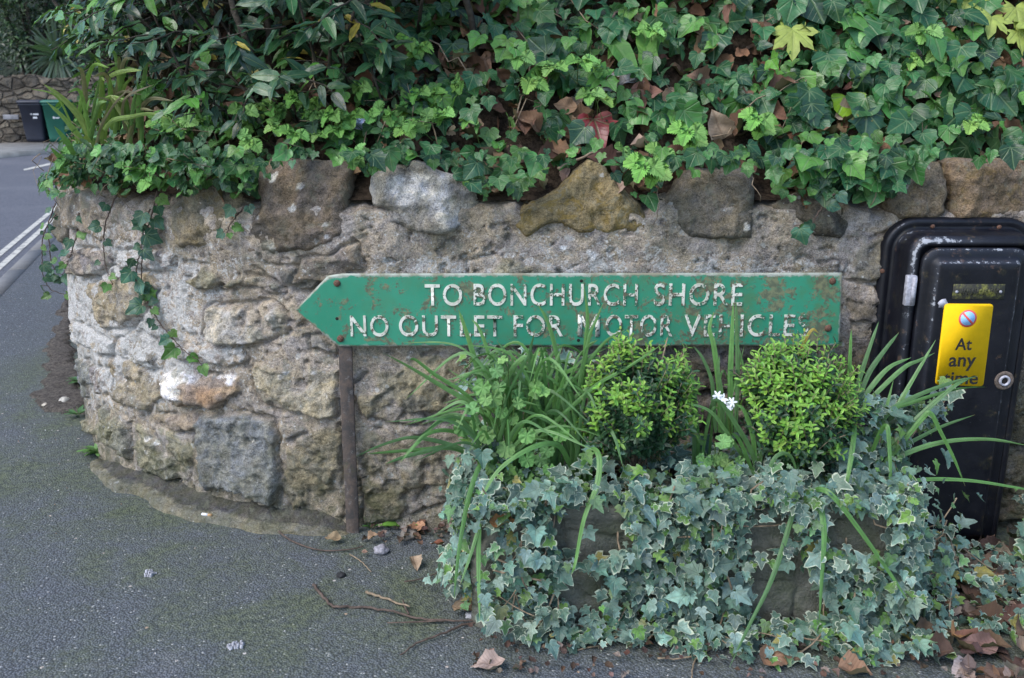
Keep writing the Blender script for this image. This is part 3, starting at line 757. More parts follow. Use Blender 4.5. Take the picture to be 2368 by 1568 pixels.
def vivy_leaf(v):
    r = random.Random(2100 + v)
    lob = r.uniform(.85, 1.2); L = r.uniform(.9, 1.15); w = r.uniform(.85, 1.05)
    half = [(0, 0), (.1, -.12), (.24, -.17), (.4, -.1), (.54 * w, .04), (.46 * w, .14), (.38 * w, .22), (.48 * w * lob, .31), (.64 * w * lob, .46), (.47 * w, .48), (.32 * w, .53), (.22, .7), (.12, .92 * L), (0, 1.08 * L)]
    fold, curl, wav = r.uniform(.05, .5), r.uniform(-.15, .4), r.uniform(-.12, .12); sk = r.uniform(-.2, .2)
    return leaf_rings([(x + sk * y * y * .5, y) for x, y in mirror(half)], (0, .3), (1.0, .84, .5), lambda x, y, e: fold * np.abs(x) * (.5 + .5 * e) - curl * (x * x + (y - .2) ** 2) + wav * np.sin(5 * y + 3 * x) + .04 * np.sin(x * 9 + v) * e)

def ivy_leaf(v):
    r = random.Random(100 + v)
    lob = r.uniform(.85, 1.15); L = r.uniform(.95, 1.12); w = r.uniform(.95, 1.12)
    g = r.uniform(0, 1)          # how strongly lobed
    half = [(0, 0), (.1, -.12), (.26, -.16), (.41, -.1), (.51 * w, .02), (.53 * w, .13), (.5 * w, .22 + .02 * g), ((.53 - .06 * g) * w, .3), ((.55 + .05 * g) * w * lob, .4 + .03 * g), (.47 * w, .47 + .02 * g), ((.39 - .04 * g) * w, .56), (.28 - .04 * g, .71), (.14, .9 * L), (0, 1.03 * L)]
    fold, curl, wav = r.uniform(.05, .42), r.uniform(-.1, .32), r.uniform(-.1, .1)
    sk = r.uniform(-.12, .12)
    t = leaf_rings([(x + sk * y * y * .5, y) for x, y in mirror(half)], (0, .3), (1.0, .84, .5), lambda x, y, e: fold * np.abs(x) * (.5 + .5 * e) - curl * (x * x + (y - .2) ** 2) + wav * np.sin(5 * y + 3 * x) + .04 * np.sin(x * 9 + v) * e)
    return t

def lance_leaf(v, width=.17, n=9, fold=.25, curl=.25, pw=.75):
    r = random.Random(300 + v); fold *= r.uniform(.4, 1.5); curl *= r.uniform(-.4, 1.6); w = width * r.uniform(.85, 1.2)
    V = []; E = []; UV = []
    for i in range(n):
        y = i / (n - 1); h = w * (math.sin(math.pi * min(1, y ** pw * .98 + .02))) ** .8 if 0 < i < n - 1 else .004
        for k in (-1, -.5, 0, .5, 1):
            wv = .02 * math.sin(y * 17 + v + k) * abs(k)
            V.append((h * k, y, fold * abs(h * k) - curl * (y - .15) ** 2 + wv)); E.append(abs(k)); UV.append((h * k * (.5 / w), y, 0))
    F = [(i * 5 + k, i * 5 + k + 1, i * 5 + k + 6, i * 5 + k + 5) for i in range(n - 1) for k in range(4)]
    return dict(v=np.array(V), f=[np.array(F)], uv=np.array(UV), e=np.array(E))

def oval_leaf(v, w=.33):
    r = random.Random(v + 500); a = r.uniform(0, .5); b = r.uniform(-.2, .3)
    half = [(0, 0), (w * .6, .17), (w, .45), (w * .9, .7), (w * .5, .92), (0, 1.0)]
    return leaf_rings(mirror(half), (0, .5), (1.0, .6), lambda x, y, e: a * np.abs(x) - b * (y - .3) ** 2)

def toothed_leaflet(v, n=9, w=.42):
    r = random.Random(v + 700); half = [(0, 0)]
    for i in range(n):
        t0, t1 = (i + .1) / n, (i + .75) / n
        f = lambda t: w * (math.sin(math.pi * min(1, t ** .8 * .93 + .03))) ** .7
        half.append((f(t0) * .86, t0 * .98)); half.append((f(t1) * 1.06 + .01, t1 + .05))
    half.append((0, 1.03))
    fold, curl = r.uniform(.15, .5), r.uniform(0, .4)
    return leaf_rings(mirror(half), (0, .45), (1.0, .75, .4), lambda x, y, e: fold * np.abs(x) - curl * (y - .2) ** 2 + .025 * np.sin(y * 40 - np.abs(x) * 40) * (e > .3))

def sycamore_leaf(v):
    tips = [(0, 1.0), (38, .88), (78, .72), (128, .42)]
    half = [(0, 0)]
    seq = [(150, .16), (138, .3), (128, .46), (116, .4), (104, .34), (92, .55), (84, .62), (78, .76), (70, .66), (62, .6), (56, .44), (50, .7), (44, .78), (38, .95), (30, .8), (24, .74), (19, .5), (14, .78), (8, .86), (0, 1.05)]
    for a, q in seq: half.append((q * math.sin(math.radians(a)), q * math.cos(math.radians(a))))
    return leaf_rings(mirror(half), (0, .12), (1.0, .8, .45), lambda x, y, e: .25 * np.abs(x) - .35 * (x * x + y * y) * .8 + .03 * np.sin(8 * x + 6 * y))

def scallop_leaf(v):
    r = random.Random(v + 900); pts = []
    for i in range(44):
        a = math.radians(-160 + 320 * i / 43); q = .5 * (1 + .07 * math.sin(i * 2 * math.pi / 43 * 9)) * (1 - .05 * (i % 2))
        pts.append((q * math.sin(a), .45 + q * math.cos(a)))
    pts.append((0, .32))
    c = r.uniform(.0, .4)
    return leaf_rings(pts[::-1], (0, .45), (1.0, .8, .45), lambda x, y, e: c * (x * x + (y - .45) ** 2) + .06 * np.sin(np.arctan2(x, y - .45) * 7) * e)

def dead_leaf(v):
    r = random.Random(v + 1100); w = r.uniform(.26, .42); a, b, c = r.uniform(.2, 1.1), r.uniform(-.6, .8), r.uniform(.03, .09)
    half = [(0, 0)] + [(w * (math.sin(math.pi * (i / 9) ** .85)) ** .75 * (1 + (.08 if i % 2 else -.05)), i / 9) for i in range(1, 9)] + [(0, 1.05)]
    return leaf_rings(mirror(half), (0, .5), (1.0, .7, .35), lambda x, y, e: a * x * x * 3 + b * (y - .5) ** 2 + c * np.sin(9 * y + 5 * x + v) + .4 * c * np.sin(20 * x + v))

T_IVY = [ivy_leaf(i) for i in range(18)]
T_VIVY = [vivy_leaf(i) for i in range(18)]
T_LAU = [lance_leaf(i, .19) for i in range(8)]
T_BOX = [oval_leaf(i, .2) for i in range(6)]
T_STR = [toothed_leaflet(i) for i in range(5)]
T_SYC = [sycamore_leaf(i) for i in range(2)]
T_PEL = [scallop_leaf(i) for i in range(4)]
T_DEAD = [dead_leaf(i) for i in range(10)]
T_FAR = [lance_leaf(i, .25, 4) for i in range(3)]

def frames(nrm, tip):
    z = unit(np.asarray(nrm, float)); t = np.asarray(tip, float)
    y = unit(t - (t * z).sum(-1, keepdims=True) * z); x = np.cross(y, z)
    return np.stack([x, y, z], -1)             # columns

class Leaves:
    """gathers many leaves, each with its own frame, size and colour, into one mesh"""
    def __init__(s): s.P = []; s.n = 0
    def put(s, tpls, pos, nrm, tip, size, col):
        pos = np.atleast_2d(pos); n = len(pos)
        if n == 0: return s
        R = frames(np.broadcast_to(nrm, (n, 3)), np.broadcast_to(tip, (n, 3)))
        size = np.broadcast_to(size, (n,)); col = np.broadcast_to(col, (n, 3)); pick = rng.integers(0, len(tpls), n)
        for k, t in enumerate(tpls):
            q = np.where(pick == k)[0]
            if not len(q): continue
            v = t['v']; m = len(v)
            V = np.einsum('nij,mj->nmi', R[q], v) * size[q][:, None, None] + pos[q][:, None]
            C = np.concatenate([np.repeat(col[q][:, None], m, 1), np.repeat(rng.random((len(q), 1, 1)), m, 1)], -1)
            s.P.append((V.reshape(-1, 3), [(f[None] + (np.arange(len(q)) * m)[:, None, None]).reshape(-1, f.shape[1]) for f in t['f']],
                        C.reshape(-1, 4), np.tile(t['uv'], (len(q), 1)), np.tile(t['e'], len(q))))
        return s
    def mesh(s, name):
        F = {}; o = 0
        for V, fs, *_ in s.P:
            for f in fs: F.setdefault(f.shape[1], []).append(f + o)
            o += len(V)
        return mesh_np(name, np.concatenate([p[0] for p in s.P]), [np.concatenate(f) for f in F.values()],
                       {'col': np.concatenate([p[2] for p in s.P]), 'luv': np.concatenate([p[3] for p in s.P]), 'edge': np.concatenate([p[4] for p in s.P])})
    def build(s, name, mat, parent=None): return link(name, s.mesh(name), mat, parent)

def rv(n, a=1.0): return rng.normal(0, a, (n, 3))
def pick_col(cols, n, var=.18, p=None):
    c = np.array(cols)[rng.choice(len(cols), n, p=p)]
    return np.clip(c * (1 + rng.normal(0, var, (n, 1))) * (1 + rng.normal(0, .06, (n, 3))), .004, 1)

IVYC = [(.022, .085, .034), (.032, .112, .038), (.048, .15, .04), (.085, .225, .05), (.018, .06, .03)]
def bank_pt(s, d, lift):
    """point above the bank, lift metres along its outward normal"""
    x, y, nx, ny = curve(s)
    z = bank_h(d)
    return np.stack([x - nx * (d - lift * .75), y - ny * (d - lift * .75), z + lift * .66], -1), np.stack([nx, ny, 0 * nx], -1)

# lower rim of the greenery in the photograph
RIMX = [60, 75, 130, 200, 260, 330, 400, 440, 480, 560, 590, 640, 700, 790, 850, 880, 950, 1050, 1080, 1120, 1180, 1240, 1300, 1340, 1390, 1430, 1470, 1510, 1560, 1620, 1700, 1760, 1800, 1880, 1960, 2000, 2080, 2120, 2160, 2240, 2300, 2367, 2600, 4000]
RIMY = [420, 425, 450, 440, 440, 440, 430, 450, 430, 470, 440, 385, 365, 370, 395, 385, 365, 390, 455, 475, 455, 420, 400, 375, 375, 430, 465, 480, 420, 400, 390, 420, 440, 460, 470, 455, 430, 370, 362, 358, 340, 365, 370, 380]
def rim(x): return np.interp(x, RIMX, RIMY)

SILW = [-200, 0, 25, 50, 95, 108, 140, 175, 210, 250, 275, 325, 345, 363, 390, 410, 430]
SILU = [112, 112, 108, 135, 122, 148, 160, 128, 118, 150, 160, 158, 150, 126, 108, 80, 62]
def sil(w): return np.interp(w, SILW, SILU)

def clear(u, w):
    k = np.ones(np.shape(u), bool)
    for a, b, r in ((828, 268, 24), (1372, 275, 26), (1440, 128, 42), (1500, 85, 34), (1832, 95, 44), (2310, 60, 50), (1955, 225, 30)): k &= np.hypot(u - a, w - b) > r
    return k

def ivy_cover():
    L = Leaves(); LD = Leaves()
    n = 22000
    s = rng.uniform(.6, CL - .05, n); d = rng.uniform(-.02, .84, n)
    lift = np.abs(rng.normal(.02, .035, n)) + .01
    P, N0 = bank_pt(s, d, lift)
    U, W = proj(P)
    # hanging over the wall head
    nh = 4200
    sh = rng.uniform(.6, CL - .1, nh); dh = -rng.uniform(.045, .1, nh)
    xh, yh, nxh, nyh = curve(sh); zh = .9 + rng.random(nh) ** .8 * .2
    P = np.concatenate([P, np.stack([xh - nxh * dh, yh - nyh * dh, zh], -1)]); N0 = np.concatenate([N0, np.stack([nxh, nyh, 0 * nxh], -1)])
    hang = np.concatenate([np.zeros(n, bool), np.ones(nh, bool)])
    s = np.concatenate([s, sh]); U, W = proj(P)
    # density: thick on the right, thin among strawberries and under the shrub
    patch = fbm(s * 3.3, P[:, 2] * 3.3, 1, 3, 71)
    dens = np.interp(U, [0, 300, 900, 1150, 1400, 1900, 2400, 3500], [.7, .75, .75, .75, .8, 1.0, 1.0, 1.0])
    dens = dens * np.interp(patch, [.3, .42, .58], [.35, .75, 1.0])
    dens = np.where((U > 120) & (U < 930) & (W < 260), dens * .35, dens)
    ok = (rng.random(len(U)) < dens * np.where(hang, 1.0, .62)) & (W < rim(U) + rng.normal(0, 9, len(U))) & (U > sil(W) + 22) & clear(U, W)
    P, N0, U, W, hang = P[ok], N0[ok], U[ok], W[ok], hang[ok]
    k = len(P)
    base = np.interp(U, [0, 400, 1000, 1500, 2000, 2400], [.032, .035, .038, .042, .051, .055]) * np.interp(W, [0, 250, 420, 500], [1.15, 1.0, .75, .6])
    size = base * np.clip(rng.lognormal(-.1, .42, k), .35, 1.8)
    nrm = unit(N0 * .8 + np.array([0, 0, .55]) + rv(k, .36)); tip = np.array([0, 0, -1.0]) + N0 * .35 + rv(k, .5)
    lime = rng.random(k) < np.interp(U, [0, 600, 1500, 2300], [.3, .24, .14, .1])
    col = np.where(lime[:, None], pick_col([(.07, .19, .04), (.1, .24, .045)], k), pick_col(IVYC, k, .22, [.26, .3, .22, .08, .14]))
    L.put(T_IVY, P - unit(tip) * size[:, None] * .4, nrm, tip, size, col)
    o = L.build('ivy_cover', M['ivy'])
    tag(o, 'dark glossy ivy spreading over the bank above the wall', 'ivy', kind='stuff')
    st = MB()
    for i in range(190):
        s0 = rng.uniform(.8, CL - .4); d0 = rng.uniform(.03, .7)
        a = rng.uniform(-.5, .5); ln = rng.uniform(.08, .3)
        q = np.linspace(0, 1, 5)
        p, _ = bank_pt(s0 + q * ln * math.sin(a * 3), d0 - q * ln * .6 * math.cos(a * 2) + rng.normal(0, .01, 5), .02 + rng.random(5) * .045)
        u, w = proj(p)
        if (w > rim(u) - 5).any(): continue
        st.tube(p, rng.uniform(.0011, .0026), 5)
    for i in range(60):                                     # dry roots and stalks over the wall head
        s0 = rng.uniform(1.6, CL - .8)
        z0 = rng.uniform(.98, 1.08); q = np.linspace(0, 1, 6)
        h = .05 + .03 * np.sin(q * 3) + rng.normal(0, .004, 6)
        p = wpt(s0 + q * rng.normal(0, .09) + rng.normal(0, .004, 6), z0 - q * rng.uniform(.04, .17), h)
        u, w = proj(p[-1]);
        if w > rim(u) + 60: continue
        st.tube(p, rng.uniform(.0008, .0016), 4)
    st.build('stem', M['tan'], o)['kind'] = 'stuff'

def litter():
    L = Leaves(); n = 4000
    s = rng.uniform(1.2, CL - .05, n); d = rng.uniform(.0, .84, n)
    P, N0 = bank_pt(s, d, rng.uniform(.0, .03, n)); U, W = proj(P)
    den = np.interp(U, [0, 700, 1000, 2400], [.3, .45, 1, 1])
    ok = (rng.random(n) < den) & (W < rim(U) - 4); P, N0 = P[ok], N0[ok]; k = len(P)
    col = pick_col([(.155, .088, .052), (.25, .155, .1), (.1, .055, .032), (.36, .26, .19), (.07, .042, .03)], k, .2, [.3, .25, .2, .12, .13])
    L.put(T_DEAD, P, N0 * .55 + np.array([0, 0, .6]) + rv(k, .5), rv(k) + np.array([0, 0, -.5]), rng.uniform(.035, .095, k), col)
    tag(L.build('leaf_litter', M['dead']), 'brown fallen leaves caught between the ivy on the bank', 'leaf litter', kind='stuff')
ivy_cover(); litter()

# ------------------------------------------------------------------ the laurel shrub on the corner
def laurel():
    root = empty('laurel_shrub', (-.9, .6, 1.15))
    tag(root, 'big dark evergreen shrub with glossy pointed leaves over the corner of the wall', 'shrub')
    L = Leaves(); br = MB()
    n = 0
    tries = 0
    while n < 900 and tries < 14000:
        tries += 1
        s = rng.uniform(1.0, S0 + .1); d = rng.uniform(-.03, .5)
        z = rng.uniform(1.06, 2.1)
        x, y, nx, ny = [float(a) for a in curve(s)]
        P = np.array([x - nx * d, y - ny * d, z]); u, w = proj(P)
        low = np.interp(u, [60, 200, 330, 450, 600, 800, 930, 1010, 1100], [400, 330, 230, 265, 275, 250, 190, 120, 20])
        if w > low or (u > 1060): continue
        if u < sil(w) + 26: continue
        if ((u - 225) / 75) ** 2 + ((w - 245) / 100) ** 2 < 1 and d < .2: continue
        if d > .28 and rng.random() < .55: continue
        # thin it out to leave dark hollows
        if fbm(np.array(s * 4.2), np.array(z * 4.2), 1, 3, 5) < .36 and w > 60: continue
        n += 1
        dirn = unit(np.array([nx, ny, 0]) * rng.uniform(.4, 1.1) + np.array([rng.normal(0, .5), 0, rng.uniform(-.25, .7)]))
        if w > 240: dirn = unit(dirn + np.array([0, -.3, -.1]))
        ln = rng.uniform(.09, .2); q = np.linspace(0, 1, 5)[:, None]
        tw = P - dirn * ln * .5 + dirn * ln * q + np.array([0, 0, -.03]) * q ** 2 + rv(5, .004)
        br.tube(tw, np.linspace(.0032, .0014, 5), 5)
        if rng.random() < .55:
            hub = P - np.array([nx, ny, 0]) * .3 + np.array([rng.normal(0, .12), 0, -rng.uniform(.12, .4)])
            br.tube(np.array([hub, (hub + tw[0]) / 2 + rv(1, .02)[0], tw[0]]), [.007, .005, .0032], 5)
        m = rng.integers(5, 10); t = np.linspace(.15, 1, m)
        pos = np.array([np.interp(t, np.linspace(0, 1, 5), tw[:, i]) for i in range(3)]).T
        side = unit(np.cross(dirn, np.array([0, 0, 1.0]))); upv = np.cross(side, dirn)
        ang = np.arange(m) * 2.4 + rng.random() * 6
        out = side * np.cos(ang)[:, None] + upv * np.sin(ang)[:, None]
        tip = out * .8 + dirn * np.linspace(.3, 1.1, m)[:, None] + np.array([0, 0, -.25]) + rv(m, .15)
        nrm = np.array([0, 0, .8]) + np.array([nx, ny, 0]) * .45 + dirn * .2 + rv(m, .3)
        young = rng.random() < np.interp(u, [100, 260, 400], [.5, .25, .1])
        col = pick_col([(.06, .17, .03), (.085, .21, .04)] if young else [(.018, .055, .03), (.025, .075, .036), (.034, .095, .036)], m, .2)
        yl = rng.random(m) < .035; col[yl] = (.34, .28, .05)
        L.put(T_LAU, pos, nrm, tip, rng.uniform(.05, .09, m) * (1.0 if w < 220 else .68), col)
    # main limbs rising out of the bank
    for i in range(26):
        s = rng.uniform(1.6, S0 - .1); x, y, nx, ny = [float(a) for a in curve(s)]
        d = rng.uniform(.22, .45)
        b = np.array([x - nx * d, y - ny * d, bank_h(np.array(d)) - .05]); q = np.linspace(0, 1, 7)[:, None]
        e = b + np.array([nx * rng.uniform(-.1, .3) + rng.normal(0, .25), ny * rng.uniform(0, .25), rng.uniform(.5, 1.0)])
        br.tube(b + (e - b) * q + rv(7, .015), np.linspace(.012, .004, 7), 6)
    # the dark middle of the shrub, more leaves behind
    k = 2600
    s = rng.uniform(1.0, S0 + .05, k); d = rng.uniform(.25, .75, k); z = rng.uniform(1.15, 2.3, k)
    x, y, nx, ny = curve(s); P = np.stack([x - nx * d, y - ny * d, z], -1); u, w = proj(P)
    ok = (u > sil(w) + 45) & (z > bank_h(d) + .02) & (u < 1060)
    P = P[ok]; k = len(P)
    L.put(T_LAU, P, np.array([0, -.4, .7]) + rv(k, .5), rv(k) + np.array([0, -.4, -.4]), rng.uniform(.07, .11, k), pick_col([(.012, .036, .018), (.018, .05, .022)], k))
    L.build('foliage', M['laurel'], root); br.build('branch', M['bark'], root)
laurel()

def small_scrub():
    """low mixed shoots of bramble and young evergreen at the foot of the shrub"""
    L = Leaves(); st = MB(); n = 0
    root = empty('bramble', (-1.0, .35, 1.05)); tag(root, 'tangle of small leaved bramble shoots below the dark shrub', 'bramble')
    while n < 330:
        s = rng.uniform(1.5, S0 + .05); d = rng.uniform(-.06, .3)
        p, N0 = bank_pt(np.array([s]), np.array([d]), rng.uniform(.02, .14)); p = p[0]; N0 = N0[0]
        u, w = proj(p)
        if w > rim(u) - 8 or w < 200 or u > 1000 or u < sil(w) + 18 or not clear(u, w): continue
        n += 1
        dirn = unit(N0 * .7 + np.array([rng.normal(0, .6), 0, rng.uniform(-.1, .9)])); ln = rng.uniform(.05, .12)
        q = np.linspace(0, 1, 4)[:, None]; tw = p - dirn * ln * .5 + dirn * ln * q; st.tube(tw, .0011, 4)
        m = rng.integers(4, 9); t = rng.random(m)[:, None]; pos = tw[0] + (tw[-1] - tw[0]) * t
        bright = rng.random() < .35
        col = pick_col([(.1, .26, .05), (.13, .3, .07)] if bright else [(.025, .085, .035), (.035, .11, .04), (.05, .12, .055)], m)
        L.put(T_STR if bright else T_LAU + T_STR, pos, N0 * .5 + np.array([0, 0, .8]) + rv(m, .35), dirn * .6 + rv(m, .7), rng.uniform(.025, .052, m), col)
    L.build('foliage', M['berry'], root); st.build('stem', M['tan'], root)
small_scrub()

# ------------------------------------------------------------------ strawberries on the bank: a few plants built, then copied
def strawberry_proto(i):
    L = Leaves(); r = random.Random(i)
    nl = r.randint(1, 3); stm = MB()
    for k in range(nl):
        a = r.uniform(0, 6.28); rad = r.uniform(.03, .065); h = r.uniform(.03, .07)
        c = np.array([rad * math.cos(a), rad * math.sin(a) * .5 - .02, h])
        stm.tube(np.array([[0, 0, -.01], c * .6 + np.array([0, 0, .01]), c]), .0011, 4)
        nrm = np.array([.35 * math.cos(a), -.6, .65]) + rng.normal(0, .16, 3)
        R = frames(nrm, np.array([math.cos(a) * .6, -.3, -.5]) + rng.normal(0, .3, 3))
        sz = r.uniform(.036, .05)
        for ang in (0, 68, -68):
            t = R @ np.array([math.sin(math.radians(ang)), math.cos(math.radians(ang)), 0])
            L.put(T_STR, c + t * .002, R[:, 2] + .1 * rng.normal(0, 1, 3), t, sz, pick_col([(.19, .42, .08), (.15, .36, .07), (.23, .46, .12)], 1, .1))
    return L.mesh('strawberry_plant'), stm
SP = []
for i in range(6):
    me, stm = strawberry_proto(i); me.materials.append(M['berry'])
    sm = mesh_np('leaf_stalk', np.concatenate(stm.V), [np.concatenate(f) for f in stm.F.values()]); sm.materials.append(M['grn'])
    for m_ in (me, sm): m_.polygons.foreach_set('use_smooth', np.ones(len(m_.polygons), bool))
    SP.append((me, sm))
SPOTS = [(455,330),(500,310),(560,305),(600,325),(660,300),(720,300),(790,345),(850,320),(900,300),(885,260),(960,270),(1010,280),(1050,300),(1130,225),(1185,232),(1220,210),(1180,330),(960,165),(1330,205),(1420,205),(1375,285),(1390,290),(1540,415),(1590,375),(1500,130),(1560,120),(2060,180),(2140,160),(2150,190),(1745,345),(690,350),(640,350),(520,345),(1110,345),(1440,400),(1510,450),(415,345),(1000,335),(2190,330),(480,345),(760,320),(820,335)]
first = True
for i, (u, w) in enumerate(SPOTS):
    # the point of the bank seen there
    dr = ray(u, w); tt = np.linspace(1.9, 4.5, 400); Q = np.array([0, -CAM_D, CAM_H]) + dr * tt[:, None]
    dc, sc = dist_curve(Q[:, 0], Q[:, 1])
    hit = np.where((dc > -.03) & (Q[:, 2] < bank_h(np.maximum(dc, 0)) + .03))[0]
    q = Q[hit[0]] if len(hit) else at_y(u, w, -.05)
    me, sm = SP[i % 6]
    o = bpy.data.objects.new('strawberry_plant', me); COL.objects.link(o)
    st_ = bpy.data.objects.new('leaf_stalk', sm); COL.objects.link(st_); st_.parent = o
    o.location = q + np.array([0, -.03, .025]); o.rotation_euler = (rng.normal(0, .15), rng.normal(0, .2), rng.normal(0, .5)); o.scale = [rng.uniform(.85, 1.25)] * 3
    tag(o, 'bright green wild strawberry plant with toothed leaves in threes, growing on the bank', 'strawberry plant', 'wild strawberries on the bank')
# ------------------------------------------------------------------ flat-on helpers for things on the wall
def text_np(body, width=None, height=None, extrude=.001, offset=0.0, space=1.0):
    """built-in font -> vertices (x right, y up, z towards viewer) and faces; lower left of the ink at the origin"""
    cu = bpy.data.curves.new('txt', 'FONT'); cu.body = body; cu.extrude = extrude; cu.offset = offset; cu.space_character = space; cu.resolution_u = 6
    ob = bpy.data.objects.new('txt', cu); COL.objects.link(ob)
    me = bpy.data.meshes.new_from_object(ob.evaluated_get(bpy.context.evaluated_depsgraph_get()))
    V = np.zeros(len(me.vertices) * 3); me.vertices.foreach_get('co', V); V = V.reshape(-1, 3)
    F = [tuple(p.vertices) for p in me.polygons]
    bpy.data.objects.remove(ob); bpy.data.curves.remove(cu); bpy.data.meshes.remove(me)
    lo, hi = V[:, :2].min(0), V[:, :2].max(0); V[:, :2] -= lo
    sx = width / (hi[0] - lo[0]) if width else None; sy = height / (hi[1] - lo[1]) if height else None
    V[:, 0] *= sx or sy; V[:, 1] *= sy or sx
    return V, F
def add_text(mb, body, u0, u1, wt, wb, y, extrude=.001, offset=0.0, space=1.0):
    """letters whose ink fills the photograph box u0..u1, wt..wb on the plane at depth y"""
    a, b = at_y(u0, wb, y), at_y(u1, wt, y)
    V, F = text_np(body, b[0] - a[0], b[2] - a[2], extrude, offset, space)
    W = np.stack([a[0] + V[:, 0], y - V[:, 2], a[2] + V[:, 1]], -1)
    by = {}
    for f in F: by.setdefault(len(f), []).append(f)
    mb.add(W, [np.array(f) for f in by.values()])
def disc(mb, c, r, y0, y1, n=20, r1=None):
    th = np.arange(n) * 2 * math.pi / n
    L = [np.stack([c[0] + rr * np.cos(th), np.full(n, yy), c[1] + rr * np.sin(th)], -1) for rr, yy in ((r, y0), (r, (y0 + y1) / 2), ((r1 if r1 is not None else r * .75), y1))]
    return mb.loft(L, False, True)
def rrect(w0, w1, z0, z1, r, inset, y, n=8, rb=None):
    """rounded rectangle loop at depth y (x from w0 to w1)"""
    x0, x1, a, b = w0 + inset, w1 - inset, z0 + inset, z1 - inset
    r = max(r - inset, .002); rb = r if rb is None else max(rb - inset, .001); P = []
    for cx, cz, st, rr in ((x1, b, 0, r), (x0, b, 90, r), (x0, a, 180, rb), (x1, a, 270, rb)):
        ox = cx - rr if cx == x1 else cx + rr; oz = cz - rr if cz == b else cz + rr
        for k in range(n + 1):
            t = math.radians(st + 90 * k / n); P.append((ox + rr * math.cos(t), y, oz + rr * math.sin(t)))
    return P[::-1]

# ------------------------------------------------------------------ the direction sign
N = NT('green_sign_paint')
wr = N.noise(16, 8, .72, .4); fine = N.noise(120, 6, .75)
gc = N.mix(N.ss(N.noise(5, 4, .6), .3, .7), (.02, .205, .118), (.035, .25, .152))
sx = N.n('SeparateXYZ', {0: N.co()})
gc = N.mix(N.math('MULTIPLY', N.ss(N.noise(9, 6, .7), .46, .66), N.ss(sx.outputs[0], -.5, .9, .3, .75)), gc, (.065, .165, .075))
chip = N.math('MULTIPLY', N.ss(N.math('ADD', N.math('ADD', N.math('MULTIPLY', wr, .7), N.math('MULTIPLY', fine, .35)), N.ss(sx.outputs[0], -.3, .95, 0, .035)), .56, .6), .8)
gc = N.mix(chip, gc, N.mix(N.ss(N.noise(60, 4), .4, .6), (.2, .17, .09), (.1, .075, .05)))
rim_ = N.at('rim', 'Fac')
rm = N.ss(N.math('ADD', rim_, N.math('MULTIPLY', N.math('SUBTRACT', N.noise(38, 7, .75), .5), 1.2)), .5, .72)
gc = N.mix(N.math('MULTIPLY', rm, .85), gc, N.mix(N.ss(N.noise(30, 5), .4, .6), (.24, .21, .15), (.4, .41, .36)))
M['sign'] = N.fin(gc, N.ss(wr, .3, .7, .38, .6), N.bump(chip, .0008, .6), .45)
N = NT('flaking_white_letters')
fl = N.ss(N.math('ADD', N.math('MULTIPLY', N.noise(46, 6, .7), .6), N.math('ADD', N.math('MULTIPLY', N.noise(140, 5, .7), .4), N.ss(N.n('SeparateXYZ', {0: N.co()}).outputs[0], -.2, .95, 0, .045))), .525, .55)
M['letters'] = N.fin(N.mix(fl, N.mix(N.ss(N.noise(25, 4), .4, .65), (.66, .66, .58), (.46, .46, .38)), N.mix(N.ss(N.noise(70, 4), .42, .6), (.03, .14, .08), (.11, .085, .055))), .6, N.bump(fl, .0006))
N = NT('rusted_iron')
r1 = N.noise(30, 8, .75, .5)
rc = N.mix(N.ss(r1, .38, .66), (.05, .046, .045), (.115, .085, .068))
rc = N.mix(N.math('MULTIPLY', N.ss(N.noise(55, 6, .7), .56, .66), .7), rc, (.17, .155, .15))
rc = N.mix(N.math('MULTIPLY', N.ss(N.noise(18, 5, .7), .6, .7), .5), rc, (.07, .075, .035))
M['rust'] = N.fin(rc, .8, N.bump(r1, .003, .7), .35)
M['bolt'] = plain('rusty_bolt', (.12, .06, .04), .75, .5, 300, .001)

